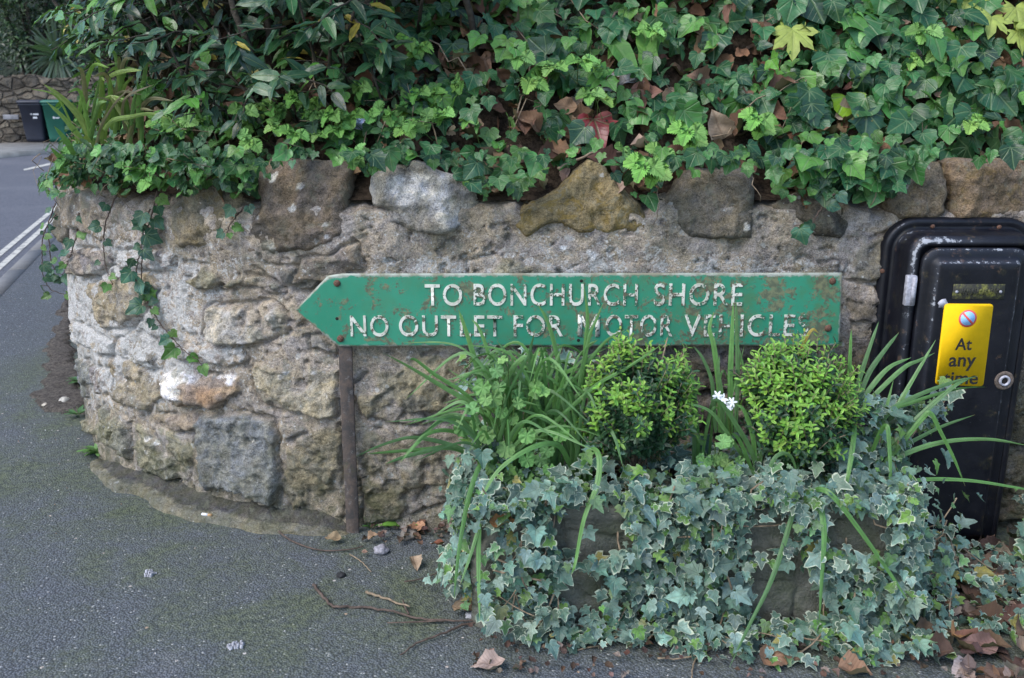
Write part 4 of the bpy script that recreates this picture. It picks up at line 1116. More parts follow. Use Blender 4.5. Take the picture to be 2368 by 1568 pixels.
SY = -.05                                   # face of the sign
def build_sign():
    px = [(682, 717), (757, 638), (790, 633), (1947, 631), (1940, 799), (782, 801)]
    P = np.array([at_y(*p, SY) for p in px])[:, [0, 2]]
    root = empty('direction_sign', (P[:, 0].mean(), SY + .03, 0))
    tag(root, 'long green arrow shaped road sign with flaking white capitals on two rusty posts', 'sign')
    # front face as a fine grid inside the outline so the worn rim can be worked out per vertex
    c = P.mean(0); ins = lambda k: np.array([p for p in P])
    n = 60; dense = []
    for i in range(6):
        a, b = P[i], P[(i + 1) % 6]; m = max(4, int(np.hypot(*(b - a)) / .02))
        dense += [a + (b - a) * t for t in np.arange(m) / m]
    D = np.array(dense); nd = len(D)
    def shrink(m):
        Q = D.copy(); x0, x1 = P[:, 0].min(), P[:, 0].max(); z0, z1 = P[:, 1].min(), P[:, 1].max(); zc = (z0 + z1) / 2
        Q[:, 1] = zc + (D[:, 1] - zc) * (1 - 2 * m / (z1 - z0)); Q[:, 0] = (x0 + x1) / 2 + (D[:, 0] - (x0 + x1) / 2) * (1 - 2 * m / (x1 - x0)); return Q
    mb = MB()
    lay = [(0, SY + .004, .8), (0, SY, 1.0), (.006, SY, .62), (.016, SY, .3), (.04, SY, .05), (.085, SY, 0)]
    for m, y, rimv in lay: pass
    L = [np.stack([shrink(m)[:, 0], np.full(nd, y), shrink(m)[:, 1]], -1) for m, y, _ in lay]
    top = (D[:, 1] - P[:, 1].min()) / np.ptp(P[:, 1]); tw = .75 + .35 * (top > .9) + .1 * (D[:, 0] < P[1, 0] + .02)
    mid = L[-1].copy(); mid[:, 2] = (P[:, 1].min() + P[:, 1].max()) / 2; mid[:, 0] = np.minimum(mid[:, 0], P[4, 0] - .12); L.append(mid); lay = lay + [(0, SY, 0)]
    mb.loft(L, False, False); mb.A[-1] = np.concatenate([np.full(nd, r) * tw for *_, r in lay])
    # close the middle with a strip of quads (the innermost loop is nearly a rectangle line)
    # back
    Lb = [np.stack([D[:, 0], np.full(nd, SY + .004), D[:, 1]], -1), np.stack([shrink(.01)[:, 0], np.full(nd, SY + .006), shrink(.01)[:, 1]], -1)]
    mb.loft([l[::-1] for l in Lb], False, True)
    bd = mb.build('board', M['sign'], root, smooth=False, attr='rim')
    # lettering: each word fills its own place
    lt = MB(); e = .0022; yl = SY - .0008
    for w, a, b, t, bt in [('TO', 983, 1068, 657, 707), ('BONCHURCH', 1095, 1475, 656, 707), ('SHORE', 1511, 1718, 655, 707),
                           ('NO', 811, 897, 729, 778), ('OUTLET', 923, 1161, 729, 778), ('FOR', 1187, 1302, 729, 778), ('OTOR', 1399, 1556, 728, 778), ('VEHICLES', 1580, 1871, 727, 778)]:
        add_text(lt, w, a, b, t, bt, yl, e, .006, 1.12)
    a, b = at_y(1335, 778, yl), at_y(1387, 728, yl); W_, H_ = b[0] - a[0], b[2] - a[2]
    sw = .2                                              # the M, as two stems and two diagonals butted together
    for q in ([(0, 0), (sw, 0), (sw, 1), (0, 1)], [(1 - sw, 0), (1, 0), (1, 1), (1 - sw, 1)], [(sw, .7), (.5, .02), (.5, .34), (sw, 1)], [(.5, .02), (1 - sw, .7), (1 - sw, 1), (.5, .34)]):
        q = q[::-1]
        lt.loft([[(a[0] + x * W_, yl + .0008, a[2] + z * H_) for x, z in q], [(a[0] + x * W_, yl - e, a[2] + z * H_) for x, z in q]], False, True)
    lt.build('lettering', M['letters'], root, smooth=False)
    for u, w in ((779, 655), (787, 783), (1924, 650), (1914, 759)):
        p = at_y(u, w, SY); b = MB(); disc(b, (p[0], p[2]), .0095, SY + .001, SY - .006, 18, .006)
        b.box((p[0] - .0065, SY - .0064, p[2] - .0009), (p[0] + .0065, SY - .0052, p[2] + .0009)); b.build('bolt', M['bolt'], root)
    for u, w in ((1344, 650), (1337, 787), (779, 737)):
        p = at_y(u, w, SY); b = MB(); disc(b, (p[0], p[2]), .0045, SY, SY - .0006, 14, .004); b.build('bolt_hole', M['black'], root)
    # two flat iron posts, leaning a little
    for (u0, u1, w0, b0, b1, wb) in ((783, 814, 660, 808, 843, 1234), (1893, 1921, 660, 1890, 1918, 1225)):
        t0, t1 = at_y(u0, 800, SY + .012), at_y(u1, 800, SY + .012)
        zt = at_y(800, w0, SY + .012)[2]
        g0, g1 = at_z(b0, wb, 0), at_z(b1, wb, 0)
        wd = t1[0] - t0[0]; xt = t0[0]; xb = t0[0] - .004
        q = np.linspace(0, 1, 24)
        L = []
        for k in q:
            x = xt + (xb - xt) * k; z = zt + (-.08 - zt) * k; yy = SY + .006
            wob = (vnoise(np.array(k * 9), np.array(3.1)) - .5) * .002
            L.append([(x + wob, yy, z), (x + wob, yy + .008, z), (x + wd + wob, yy + .008, z), (x + wd + wob, yy, z)])
        p = MB(); p.loft(L, True, True); bevel(p.build('post', M['rust'], root, smooth=False), .0012, 1)
M['black'] = plain('dark_hole', (.012, .01, .009), .9, .2)
build_sign()

# ------------------------------------------------------------------ the black utility cabinet
N = NT('weathered_black_paint')
wear = N.at('wear', 'Fac')
bc = N.mix(N.ss(N.noise(7, 6, .65), .35, .65), (.0035, .004, .0075), (.008, .0085, .013))
sp = N.ss(N.noise(150, 5, .75), .66, .71)
bc = N.mix(N.math('MULTIPLY', sp, .55), bc, (.16, .17, .19))
al = N.math('MULTIPLY', N.ss(N.noise(20, 8, .75), .54, .68), .45)
bc = N.mix(al, bc, (.035, .034, .014))
ru = N.math('MULTIPLY', N.ss(N.math('ADD', N.noise(40, 7, .75), N.math('MULTIPLY', wear, .1)), .62, .7), .6)
bc = N.mix(ru, bc, (.085, .05, .038))
ch = N.ss(N.math('ADD', N.math('MULTIPLY', N.noise(45, 8, .8), .8), N.math('MULTIPLY', wear, .34)), .66, .72)
bc = N.mix(N.math('MULTIPLY', ch, .9), bc, (.42, .44, .48))
hz = N.math('MULTIPLY', N.ss(wear, .3, 1.0), .3)
bc = N.mix(hz, bc, (.09, .1, .13))
M['cab'] = N.fin(bc, N.ss(N.noise(30, 6), .3, .7, .36, .55), N.bump(N.noise(60, 6, .7), .0012, .5), .3)
M['plate_yellow'] = plain('yellow_plate', (.8, .48, .005), .75, .05, 40, spec=.2)
M['blk_ink'] = plain('black_ink', (.014, .013, .013), .5, .1)
M['red_ink'] = plain('red_ink', (.75, .12, .1), .5, .05)
M['blue_ink'] = plain('pale_blue_ink', (.3, .55, .85), .5, .06)
M['lockrust'] = plain('rusty_lock', (.11, .085, .07), .8, .4, 200)
M['steel'] = plain('chalky_metal', (.36, .36, .41), .55, .35, 90, .001, .2)

def build_cabinet():
    x0, x1, zt = 1.003, 1.415, .925
    root = empty('utility_cabinet', (1.21, -.08, 0)); tag(root, 'black painted metal utility cabinet with rounded top against the wall', 'utility cabinet')
    mb = MB()
    lay = [(0, -.012, .1), (0, -.03, .12), (.006, -.038, .35), (.014, -.04, .15), (.021, -.036, .05), (.027, -.036, .05), (.031, -.044, .3), (.034, -.1, .12), (.038, -.118, .3), (.047, -.128, .42), (.053, -.129, .25), (.06, -.129, .1), (.061, -.118, 0)]
    L = [rrect(x0, x1, -.05, zt, .085, i, y, 9, .012) for i, y, _ in lay]
    A = []
    for (i, y, wv), lp in zip(lay, L):
        for p in lp:
            topl = math.exp(-(((p[0] - (x0 + .06)) / .07) ** 2 + ((p[2] - (zt - .06)) / .07) ** 2))
            A.append(min(1, wv * (.42 + 1.9 * topl * (wv > .2)) + .12 * (p[2] > zt - .06)))
    mb.loft(L, False, True); mb.A[-1] = np.array(A)
    mb.build('body', M['cab'], root, attr='wear')
    d = MB()
    lay = [(0, -.119, 0), (0, -.133, .15), (.003, -.1365, .35), (.02, -.137, .1), (.026, -.140, .2), (.036, -.153, .45), (.041, -.1555, .25), (.055, -.156, .05), (.09, -.156, 0)]
    dx0, dx1, dz1 = x0 + .0645, x1 - .0645, zt - .0645
    L = [rrect(dx0, dx1, .015, dz1, .045, i, y, 9, .008) for i, y, _ in lay]
    A = [min(1, w * (1.0 + .7 * (p[2] > dz1 - .06)) + .1 * (p[2] > dz1 - .03)) for (i, y, w), lp in zip(lay, L) for p in lp]
    d.loft(L, False, True); d.A[-1] = np.array(A)
    door = d.build('door', M['cab'], root, attr='wear')
    yd = -.1565
    # hinge
    a, b = at_y(2087, 706, -.135), at_y(2118, 636, -.135)
    h = MB(); h.box((a[0], -.146, a[2]), (b[0], -.128, b[2])); bevel(h.build('hinge', M['steel'], root, smooth=False), .003)
    h = MB(); xm = a[0] + (b[0] - a[0]) * .72; h.tube(np.array([[xm, -.146, a[2] + .004], [xm, -.146, (a[2] + b[2]) / 2], [xm, -.146, b[2] - .004]]), .0065, 10); h.build('hinge_pin', M['steel'], root)
    # no waiting plate: corners from the photograph, on the door
    c = [at_y(u, w, yd) for u, w in ((2183, 702), (2296, 703), (2272, 893), (2161, 889))]
    C = np.array(c)[:, [0, 2]]
    ex = unit(C[1] - C[0]); ez = unit(C[0] - C[3])
    pl = MB(); P = []
    W_, H_ = np.hypot(*(C[1] - C[0])), np.hypot(*(C[0] - C[3]))
    def q(a, b, y): # a along 0..1, b up 0..1
        p = (C[3] * (1 - a) + C[2] * a) * (1 - b) + (C[0] * (1 - a) + C[1] * a) * b; return (p[0], y, p[1])
    r = .07
    loop = []
    for ca, cb, st in ((1 - r, 1 - r * .55, 0), (r, 1 - r * .55, 90), (r, r * .55, 180), (1 - r, r * .55, 270)):
        for k in range(6):
            t = math.radians(st + 18 * k); loop.append((ca + r * math.cos(t), cb + r * .55 * math.sin(t)))
    loop = loop[::-1]
    pl.loft([[q(a, b, yd + .001) for a, b in loop], [q(a, b, yd - .0018) for a, b in loop]], False, True)
    plate = pl.build('notice_plate', M['plate_yellow'], root, smooth=False)
    plate['label'] = 'yellow no waiting plate reading At any time'
    t = MB(); sk = np.polyfit([0, 1], [0, 1], 1)
    for body, u0, u1, wt, wb in (('At', 2207, 2249, 782, 810), ('any', 2191, 2257, 826, 858), ('time', 2179, 2263, 861, 889)):
        add_text(t, body, u0, u1, wt, wb, yd - .0024, .0003, .016, 1.02)
    t.build('lettering', M['blk_ink'], plate, smooth=False)
    cc = at_y(2236, 736, yd); R = .0235
    th = np.arange(40) * 2 * math.pi / 40
    ring = lambda rr, y: np.stack([cc[0] + rr * np.cos(th), np.full(40, y), cc[2] + rr * np.sin(th)], -1)
    s = MB(); s.loft([ring(R, yd - .0018)[::-1], ring(R, yd - .0026)[::-1]], False, True); s.build('roundel', M['red_ink'], plate, smooth=False)
    s = MB(); s.loft([ring(R * .8, yd - .0024)[::-1], ring(R * .8, yd - .003)[::-1]], False, True); s.build('roundel_centre', M['blue_ink'], plate, smooth=False)
    s = MB(); a1, a2 = math.radians(135), math.radians(315); dd = np.array([math.cos(a1), math.sin(a1)]); nn = np.array([dd[1], -dd[0]])
    bar = [np.array([cc[0], cc[2]]) + dd * R * k * .86 + nn * .0027 * m for k, m in ((1, 1), (1, -1), (-1, -1), (-1, 1))]
    s.loft([[(p[0], yd - .0028, p[1]) for p in bar], [(p[0], yd - .0034, p[1]) for p in bar]], False, True); s.build('roundel_bar', M['red_ink'], plate, smooth=False)
    # raised label above it, worn yellow
    a, b = at_y(2200, 692, yd), at_y(2324, 657, yd)
    l = MB(); l.box((a[0], yd - .0018, a[2]), (b[0], yd + .002, b[2])); lab = bevel(l.build('label_plate', M['label'], root, smooth=False), .001, 1)
    for fx in (.07, .92):
        r_ = MB(); disc(r_, (a[0] + (b[0] - a[0]) * fx, (a[2] + b[2]) / 2), .004, yd - .001, yd - .0045, 12); r_.build('rivet', M['steel'], lab)
    rl = MB(); rr2 = random.Random(4); x = a[0] + (b[0] - a[0]) * .17
    while x < a[0] + (b[0] - a[0]) * .84:
        w = rr2.uniform(.003, .006); zc = (a[2] + b[2]) / 2
        rl.box((x, yd - .0028, zc - .009), (x + .0016, yd - .001, zc + .009)); rl.box((x + .0018, yd - .0026, zc + rr2.choice([-.008, 0, .006])), (x + w, yd - .001, zc + .009)); x += w + .0025
    rl.build('raised_marks', M['label'], lab, smooth=False)
    # torn corner of an older label
    p = at_y(2183, 704, yd); o = MB(); th2 = np.arange(11) * 2 * math.pi / 11; rad = .013 * (1 + .45 * np.sin(th2 * 3 + 1) * np.cos(th2 * 2))
    o.loft([np.stack([p[0] - .006 + rad * np.cos(th2), np.full(11, yd + .0005), p[2] + rad * np.sin(th2)], -1)[::-1], np.stack([p[0] - .006 + rad * np.cos(th2), np.full(11, yd - .0009), p[2] + rad * np.sin(th2)], -1)[::-1]], False, True)
    o.build('label_scrap', M['steel'], root, smooth=False)
    # key lock: a rusty recess with a ring
    p = at_y(2321, 880, yd); k = MB(); n = 28; th = np.arange(n) * 2 * math.pi / n
    rg = lambda rr, y: np.stack([p[0] + rr * np.cos(th), np.full(n, y), p[2] + rr * np.sin(th)], -1)[::-1]
    k.loft([rg(.026, yd), rg(.024, yd - .003), rg(.017, yd - .002), rg(.0165, yd - .001)], False, True); lk = k.build('lock', M['lockrust'], root)
    k = MB(); k.loft([rg(.015, yd - .0012), rg(.0145, yd - .006), rg(.010, yd - .007), rg(.0085, yd - .0018)], False, False); k.build('lock_ring', M['steel'], lk)
    k = MB(); k.loft([rg(.0095, yd - .0014), rg(.009, yd - .0019)], False, True); k.build('keyhole', M['black'], lk)
    # screws round the flange
    for u, w in ((2158, 524), (2312, 526), (2042, 628)):
        p2 = at_y(u, w, -.042); s = MB(); disc(s, (p2[0], p2[2]), .0065, -.034, -.0405, 14, .004); s.build('screw', M['bolt'], root)
N = NT('algae_label')
M['label'] = N.fin(N.mix(N.ss(N.noise(38, 7, .75), .46, .68), (.022, .022, .016), (.2, .2, .04)), .7, N.bump(N.noise(120, 4), .001))
build_cabinet()
# ------------------------------------------------------------------ two stone planters in front of the wall
N = NT('damp_cast_stone')
pc = N.mix(N.ss(N.noise(11, 7, .7), .3, .7), (.085, .088, .07), (.18, .178, .15))
pc = N.mix(N.math('MULTIPLY', N.ss(N.noise(7, 6, .7), .45, .65), .6), pc, (.07, .085, .045))
pc = N.mix(N.math('MULTIPLY', N.ss(N.noise(220, 3, .7), .62, .7), .5), pc, (.25, .24, .21))
M['planter'] = N.fin(pc, .9, N.bump(N.math('ADD', N.noise(30, 7, .7), N.math('MULTIPLY', N.noise(160, 4), .6)), .01, .9), .2)
PL = [(-.095, .395), (.425, .915)]; PY0, PY1, PZ = -.535, -.19, .315
def planter(x0, x1, label, seed):
    root = empty('planter', ((x0 + x1) / 2, (PY0 + PY1) / 2, 0)); tag(root, label, 'planter', 'stone planters in front of the wall')
    # walls as one wrapped grid: random stone pattern pressed into the faces
    per = [(x0, PY1), (x0, PY0), (x1, PY0), (x1, PY1), (x0, PY1)]
    r = .02; path = []; nrm = []
    for i in range(4):
        a, b = np.array(per[i]), np.array(per[i + 1]); t = unit(b - a); nn = np.array([t[1], -t[0]]) * 1.0
        m = int(np.hypot(*(b - a)) / .006)
        for k in range(m): path.append(a + t * r + (b - a - 2 * t * r) * k / (m - 1)); nrm.append(nn)
    path = np.array(path + path[:1]); nrm = np.array(nrm + nrm[:1])
    sl = np.concatenate([[0], np.cumsum(np.hypot(*np.diff(path, axis=0).T))])
    # outward: away from the planter centre
    cen = np.array([(x0 + x1) / 2, (PY0 + PY1) / 2]); sg = np.sign(((path - cen) * nrm).sum(1)); nrm = nrm * sg[:, None]
    zz = np.linspace(-.03, PZ, 62)
    S, Z = np.meshgrid(sl, zz, indexing='ij')
    rr = np.random.default_rng(seed); pts = np.stack([rr.uniform(0, sl[-1], 34), rr.uniform(-.05, PZ + .03, 34)], -1)
    wx = S + (fbm(S, Z, .08, 3, seed) - .5) * .05; wz = Z * 1.25 + (fbm(S, Z, .08, 3, seed + 5) - .5) * .05
    D = np.sqrt((wx[..., None] - pts[:, 0]) ** 2 + (wz[..., None] - pts[:, 1] * 1.25) ** 2); D.sort(-1)
    g = sstep(0, .016, D[..., 1] - D[..., 0])
    h = -.011 * (1 - g) + (fbm(S, Z, .09, 4, seed + 9) - .5) * .02 * g + (fbm(S, Z, .02, 3, seed + 8) - .5) * .004
    h = np.where(Z > PZ - .028, h * .2 + .006, h)
    V = np.stack([path[:, 0][:, None] + nrm[:, 0][:, None] * h, path[:, 1][:, None] + nrm[:, 1][:, None] * h, Z], -1)
    n1, n2 = S.shape
    rim_ = []
    for inn, z in ((.006, PZ + .004), (.03, PZ + .002), (.036, PZ - .02)):
        rim_.append(np.stack([path[:, 0] - nrm[:, 0] * inn, path[:, 1] - nrm[:, 1] * inn, np.full(n1, z)], -1))
    V = np.concatenate([V] + [q[:, None] for q in rim_], 1)
    link('trough', mesh_np('trough', V.reshape(-1, 3), [grid_faces(n1, n2 + 3)]), M['planter'], root)
    X, Y = np.meshgrid(np.linspace(x0 + .03, x1 - .03, 40), np.linspace(PY0 + .03, PY1 - .03, 28), indexing='ij')
    link('soil', mesh_np('soil', np.stack([X, Y, PZ - .02 + (fbm(X, Y, .05, 4, seed) - .5) * .03], -1).reshape(-1, 3), [grid_faces(40, 28)]), M['soil'], root)
planter(*PL[0], 'stone effect planter nearer the rusty sign post, bare at its front left under trailing ivy', 21)
planter(*PL[1], 'stone effect planter beside the black cabinet, with a large bare patch in the ivy', 31)

# ------------------------------------------------------------------ trailing variegated ivy
VC = [(.105, .195, .158), (.135, .23, .195), (.18, .28, .235), (.078, .15, .115)]
VL = [(.11, .23, .05), (.15, .28, .06), (.13, .25, .1)]
def in_poly(u, w, poly): return poly_sd(u, w, np.array(poly, float)) > 0
BARE = [[(1280,1160),(1450,1155),(1450,1275),(1390,1300),(1290,1290)], [(1300,1320),(1400,1330),(1390,1440),(1300,1440)], [(1705,1185),(1830,1165),(1850,1240),(1800,1300),(1715,1270)], [(1735,1310),(1850,1290),(1950,1430),(1740,1450)], [(1900,1175),(2065,1180),(2055,1275),(1910,1290)]]
def trailing(label, spec, seed, zmin=.0, size=(.034, .055), lime=.28):
    """spec: (count, sampler) pairs; sampler(n) -> points, outward normals"""
    root = empty('trailing_ivy', (0, -.5, 0)); L = Leaves(); st = MB(); allp = []
    for n, f in spec:
        n = int(n * 2.6)
        P, N0 = f(n); u, w = proj(P)
        keep = np.ones(n, bool)
        for b in BARE: keep &= ~(in_poly(u + rng.normal(0, 10, n), w + rng.normal(0, 10, n), b) & (rng.random(n) < .975))
        P, N0, u, w = P[keep], N0[keep], u[keep], w[keep]; k = len(P)
        sz = np.clip(rng.lognormal(math.log(.0235), .42, k), .011, .045)
        lm = rng.random(k) < lime
        sz = np.where(lm, sz * .75, sz)
        nrm = unit(N0 * .85 + np.array([0, -.1, .45]) + rv(k, .42)); tip = np.array([0, -.2, -1.0]) + N0 * .2 + rv(k, .6)
        col = np.where(lm[:, None], pick_col(VL, k, .18), pick_col(VC, k, .3))
        yl = rng.random(k) < .012; col[yl] = (.3, .26, .07); pa = rng.random(k) < .1; col[pa] = col[pa] * .6 + np.array([.1, .13, .09])
        P[:, 2] = np.maximum(P[:, 2], zmin + .012)
        L.put(T_VIVY, P - unit(tip) * sz[:, None] * .4, nrm, tip, sz, col); allp.append((P, N0))
    P = np.concatenate([a for a, _ in allp]); N0 = np.concatenate([b for _, b in allp])
    for i in range(min(90, len(P) // 8)):       # runners between neighbouring leaves
        j = rng.integers(len(P)); d = np.linalg.norm(P - P[j], axis=1); nb = np.where((d > .05) & (d < .16))[0]
        if not len(nb): continue
        k = rng.choice(nb); q = np.linspace(0, 1, 5)[:, None]
        p = P[j] + (P[k] - P[j]) * q - N0[j] * .012 + rv(5, .004) + np.array([0, 0, -.015]) * np.sin(q * math.pi)
        p[:, 2] = np.maximum(p[:, 2], .004); st.tube(p, rng.uniform(.0011, .0026), 5)
    L.build('foliage', M['vivy'], root); st.build('runner', M['tan'], root)
    tag(root, label, 'ivy'); return root
def front(x0, x1, z0, z1, dep=.05, y=PY0):
    def f(n):
        x = rng.uniform(x0, x1, n); z = rng.uniform(z0, z1, n)
        dy = np.abs(rng.normal(0, dep, n)) * (1.2 - .5 * np.clip(z / .3, 0, 1)) + .012
        return np.stack([x, y - dy, z], -1), np.tile([0, -1.0, .15], (n, 1))
    return f
def top(x0, x1, y0=PY0 - .02, y1=PY1, z=PZ, dz=.03):
    def f(n):
        return np.stack([rng.uniform(x0, x1, n), rng.uniform(y0, y1, n), z + np.abs(rng.normal(0, dz, n))], -1), np.tile([0, -.55, .75], (n, 1))
    return f
def sidef(x, sgn, y0, y1, z0, z1, dep=.05):
    def f(n):
        return np.stack([x + sgn * (np.abs(rng.normal(0, dep, n)) + .01), rng.uniform(y0, y1, n), rng.uniform(z0, z1, n)], -1), np.tile([sgn * .8, -.6, .2], (n, 1))
    return f
def blob(c, r):
    def f(n):
        v = unit(rng.normal(0, 1, (n, 3))); v[:, 1] = -np.abs(v[:, 1]) * .9
        return np.array(c) + v * np.array(r) * (rng.random((n, 1)) ** .35), unit(v + np.array([0, -.5, .2]))
    return f
def ground_mat(x0, x1, y0, y1, z=.03):
    def f(n): return np.stack([rng.uniform(x0, x1, n), rng.uniform(y0, y1, n), np.abs(rng.normal(0, z, n)) + .012], -1), np.tile([0, -.6, .7], (n, 1))
    return f
trailing('variegated ivy hanging over the planter nearer the rusty sign post', [(250, front(-.07, .42, .02, .36, .04)), (110, top(-.1, .40)), (150, sidef(-.09, -1, PY0, -.25, .04, .36, .028)), (46, ground_mat(.0, .42, -.64, -.54, .02)), (36, blob((-.07, -.4, .36), (.07, .1, .1))), (170, top(-.1, .42, PY0 - .07, PY0 + .1, PZ - .02, .045)), (70, front(.17, .42, .02, .34, .03))], 1)
trailing('variegated ivy hanging over the planter beside the black cabinet', [(480, front(.40, .95, .0, .36, .045)), (170, top(.42, .93)), (130, sidef(.915, 1, PY0 - .02, -.2, .02, .38, .06)), (110, ground_mat(.40, 1.0, -.7, -.54, .025)), (220, top(.4, .93, PY0 - .07, PY0 + .1, PZ - .02, .05)), (130, blob((.86, -.32, .40), (.14, .12, .13))), (40, blob((1.02, -.27, .45), (.08, .05, .05)))], 2)
def vine(pts, per=1.0):
    c = catmull(np.array(pts), 10)
    def f(n):
        i = rng.integers(0, len(c), n); return c[i] + rv(n, .014), np.tile([0, -.8, .3], (n, 1))
    return f
_cv = [at_y(u, w, y) for u, w, y in ((2030, 1020, -.3), (2090, 990, -.28), (2150, 968, -.27), (2178, 935, -.25), (2190, 915, -.23), (2184, 896, -.22))]
cl = trailing('thin shoot of variegated ivy climbing up in front of the yellow plate', [(13, vine(_cv))], 3, lime=.35)
b_ = MB(); b_.tube(catmull(_cv, 8), .0016, 5); b_.build('stem', M['tan'], cl)
trailing('low variegated ivy creeping over the ground at the foot of the black cabinet', [(120, ground_mat(.93, 1.32, -.5, -.17, .04)), (50, blob((1.05, -.33, .1), (.12, .1, .14))), (30, ground_mat(1.0, 1.3, -.62, -.48, .02))], 4, lime=.25)
trailing('tuft of variegated ivy climbing beyond the right side of the black cabinet', [(60, blob((1.40, -.28, .1), (.07, .08, .2))), (40, blob((1.46, -.2, .2), (.1, .1, .2))), (24, ground_mat(1.28, 1.6, -.5, -.25, .02))], 5, lime=.25)
wiv = trailing('sprig of variegated ivy climbing the wall under the sign, behind the strap leaved plant', [(26, blob((-.09, -.07, .48), (.07, .03, .1))), (20, blob((.12, -.06, .52), (.14, .03, .06)))], 6, lime=.2)

# hanging strands on the curved face: traced stem, leaves set along it
def strand(label, px, off=.03, n=12, sz=.034, seedcol=None, plane=None):
    P = []
    for u, w in px:
        if plane is not None:
            p = at_y(u, w, plane)
        else:
            s, z = to_sz(u, w); p = wpt(np.array(s), np.array(z), off)
        P.append(np.asarray(p).reshape(3))
    root = empty('ivy_strand', P[0]); tag(root, label, 'ivy')
    c = catmull(np.array(P), 8); c[1:-1] += rv(len(c) - 2, .0012)
    st = MB(); st.tube(c, np.linspace(.0026, .0013, len(c)), 5)
    L = Leaves(); i = np.linspace(1, len(c) - 1, n).astype(int)
    nrm = np.array([0, -1, .25]) + rv(n, .35); side = rng.choice([-1, 1], n)
    pos = c[i] + np.stack([side * .012, np.full(n, -.012), rng.normal(0, .006, n)], -1)
    for a, b in zip(c[i], pos): st.tube(np.array([a, (a + b) / 2 + [0, -.002, .002], b]), .0008, 4)
    lime = rng.random(n) < .25
    col = np.where(lime[:, None], pick_col([(.09, .2, .04)], n), pick_col([(.028, .085, .055), (.04, .11, .07)], n))
    L.put(T_IVY, pos, nrm, np.stack([side * .6, np.full(n, -.1), np.full(n, -.7)], -1) + rv(n, .3), np.clip(rng.normal(sz, .008, n), .015, .06), col)
    L.build('foliage', M['ivy'], root); st.build('stem', M['twig'], root)
strand('longest ivy strand, hanging down the curved wall to the white stained block', [(385, 440), (372, 490), (362, 530), (352, 575), (348, 620), (349, 660), (365, 700), (385, 735), (412, 770), (440, 800), (478, 828)], n=20, sz=.03)
strand('ivy strand beside the longest one, hanging from the same leafy tuft', [(378, 480), (366, 520), (356, 570), (348, 610), (345, 645), (352, 672), (370, 695)], off=.045, n=10, sz=.034)
strand('thin ivy strand hanging straight down the wall left of the longest one', [(298, 432), (280, 475), (265, 520), (262, 560), (264, 600), (270, 630), (283, 655)], n=7, sz=.028)
strand('short ivy strand hanging over the pale lichen near the wall corner', [(206, 490), (202, 530), (195, 560), (185, 590), (175, 615), (166, 635)], n=7, sz=.026)
strand('ivy strand hanging free of the corner of the wall over the pavement', [(150, 470), (118, 510), (100, 545), (97, 590), (100, 640), (118, 668), (150, 682)], n=10, sz=.026, plane=.8)
strand('second thin ivy strand hanging free beside the wall corner', [(128, 470), (112, 520), (114, 570), (118, 605), (130, 625), (150, 640)], n=12, sz=.024, plane=.85)
strand('ivy strand hanging over the dark coping stone above the sign', [(1905, 440), (1870, 480), (1850, 505), (1815, 512)], n=5, sz=.03, off=.09)
strand('small ivy strand hanging beside the square brown coping stone', [(585, 470), (560, 500), (545, 520), (540, 540)], n=5, sz=.026, off=.03)

# ------------------------------------------------------------------ box bushes
def box_bush(c, r, label):
    root = empty('box_bush', (c[0], c[1], PZ)); tag(root, label, 'shrub', 'box bushes in the planters')
    L = Leaves(); st = MB(); ns = 980
    for i in range(ns):
        v = unit(rng.normal(0, 1, 3)); v[1] = -abs(v[1]) if rng.random() < .75 else v[1]
        if v[2] < -.93: continue
        lump = .6 + .7 * float(fbm(np.array(v[0] * 2.6 + c[0] * 9), np.array(v[2] * 2.6 + v[1]), 1, 3, 4))
        rad = lump * (rng.random() ** .22)
        p = np.array(c) + v * np.array(r) * rad
        d = unit(v * .6 + np.array([0, 0, .9]) + rng.normal(0, .24, 3))
        shell = rad > .83
        m = 14 if shell else 12; ln = rng.uniform(.045, .085) if shell else rng.uniform(.035, .05)
        t = np.repeat(np.linspace(.1, 1, m // 2), 2); pos = p + d * (t * ln)[:, None]
        st.tube(np.array([p - d * .03, p + d * ln * .6, p + d * ln]), .0008, 4)
        a = np.arange(m) * (math.pi) + (np.arange(m) // 2) * 1.57 + rng.random() * 3
        s1 = unit(np.cross(d, [.3, .8, .1])); s2 = np.cross(d, s1)
        out = s1 * np.cos(a)[:, None] + s2 * np.sin(a)[:, None]
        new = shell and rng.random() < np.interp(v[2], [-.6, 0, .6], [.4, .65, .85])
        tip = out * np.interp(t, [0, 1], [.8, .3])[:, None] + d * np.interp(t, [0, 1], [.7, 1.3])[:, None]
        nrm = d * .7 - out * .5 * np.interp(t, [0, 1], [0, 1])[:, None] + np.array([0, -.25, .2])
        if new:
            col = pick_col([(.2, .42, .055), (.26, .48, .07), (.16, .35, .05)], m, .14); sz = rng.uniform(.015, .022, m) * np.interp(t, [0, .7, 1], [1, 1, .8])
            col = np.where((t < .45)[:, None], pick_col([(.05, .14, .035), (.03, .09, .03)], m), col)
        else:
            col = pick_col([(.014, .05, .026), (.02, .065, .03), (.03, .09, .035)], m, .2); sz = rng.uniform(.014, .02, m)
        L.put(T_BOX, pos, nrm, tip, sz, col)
    for i in range(16):
        e = np.array(c) + rng.normal(0, .45, 3) * np.array(r)
        st.tube(np.array([[c[0] + rng.normal(0, .01), c[1] + rng.normal(0, .01), PZ - .03], [(c[0] + e[0]) / 2, (c[1] + e[1]) / 2, (PZ + e[2]) / 2], e]), [.004, .003, .0015], 5)
    L.build('foliage', M['box'], root); st.build('stem', M['tan'], root)
b1 = at_y(1470, 955, -.36); b2 = at_y(1842, 965, -.36)
box_bush(b1, (.105, .1, .145), 'round box bush with lime new shoots, in the planter nearer the sign post')
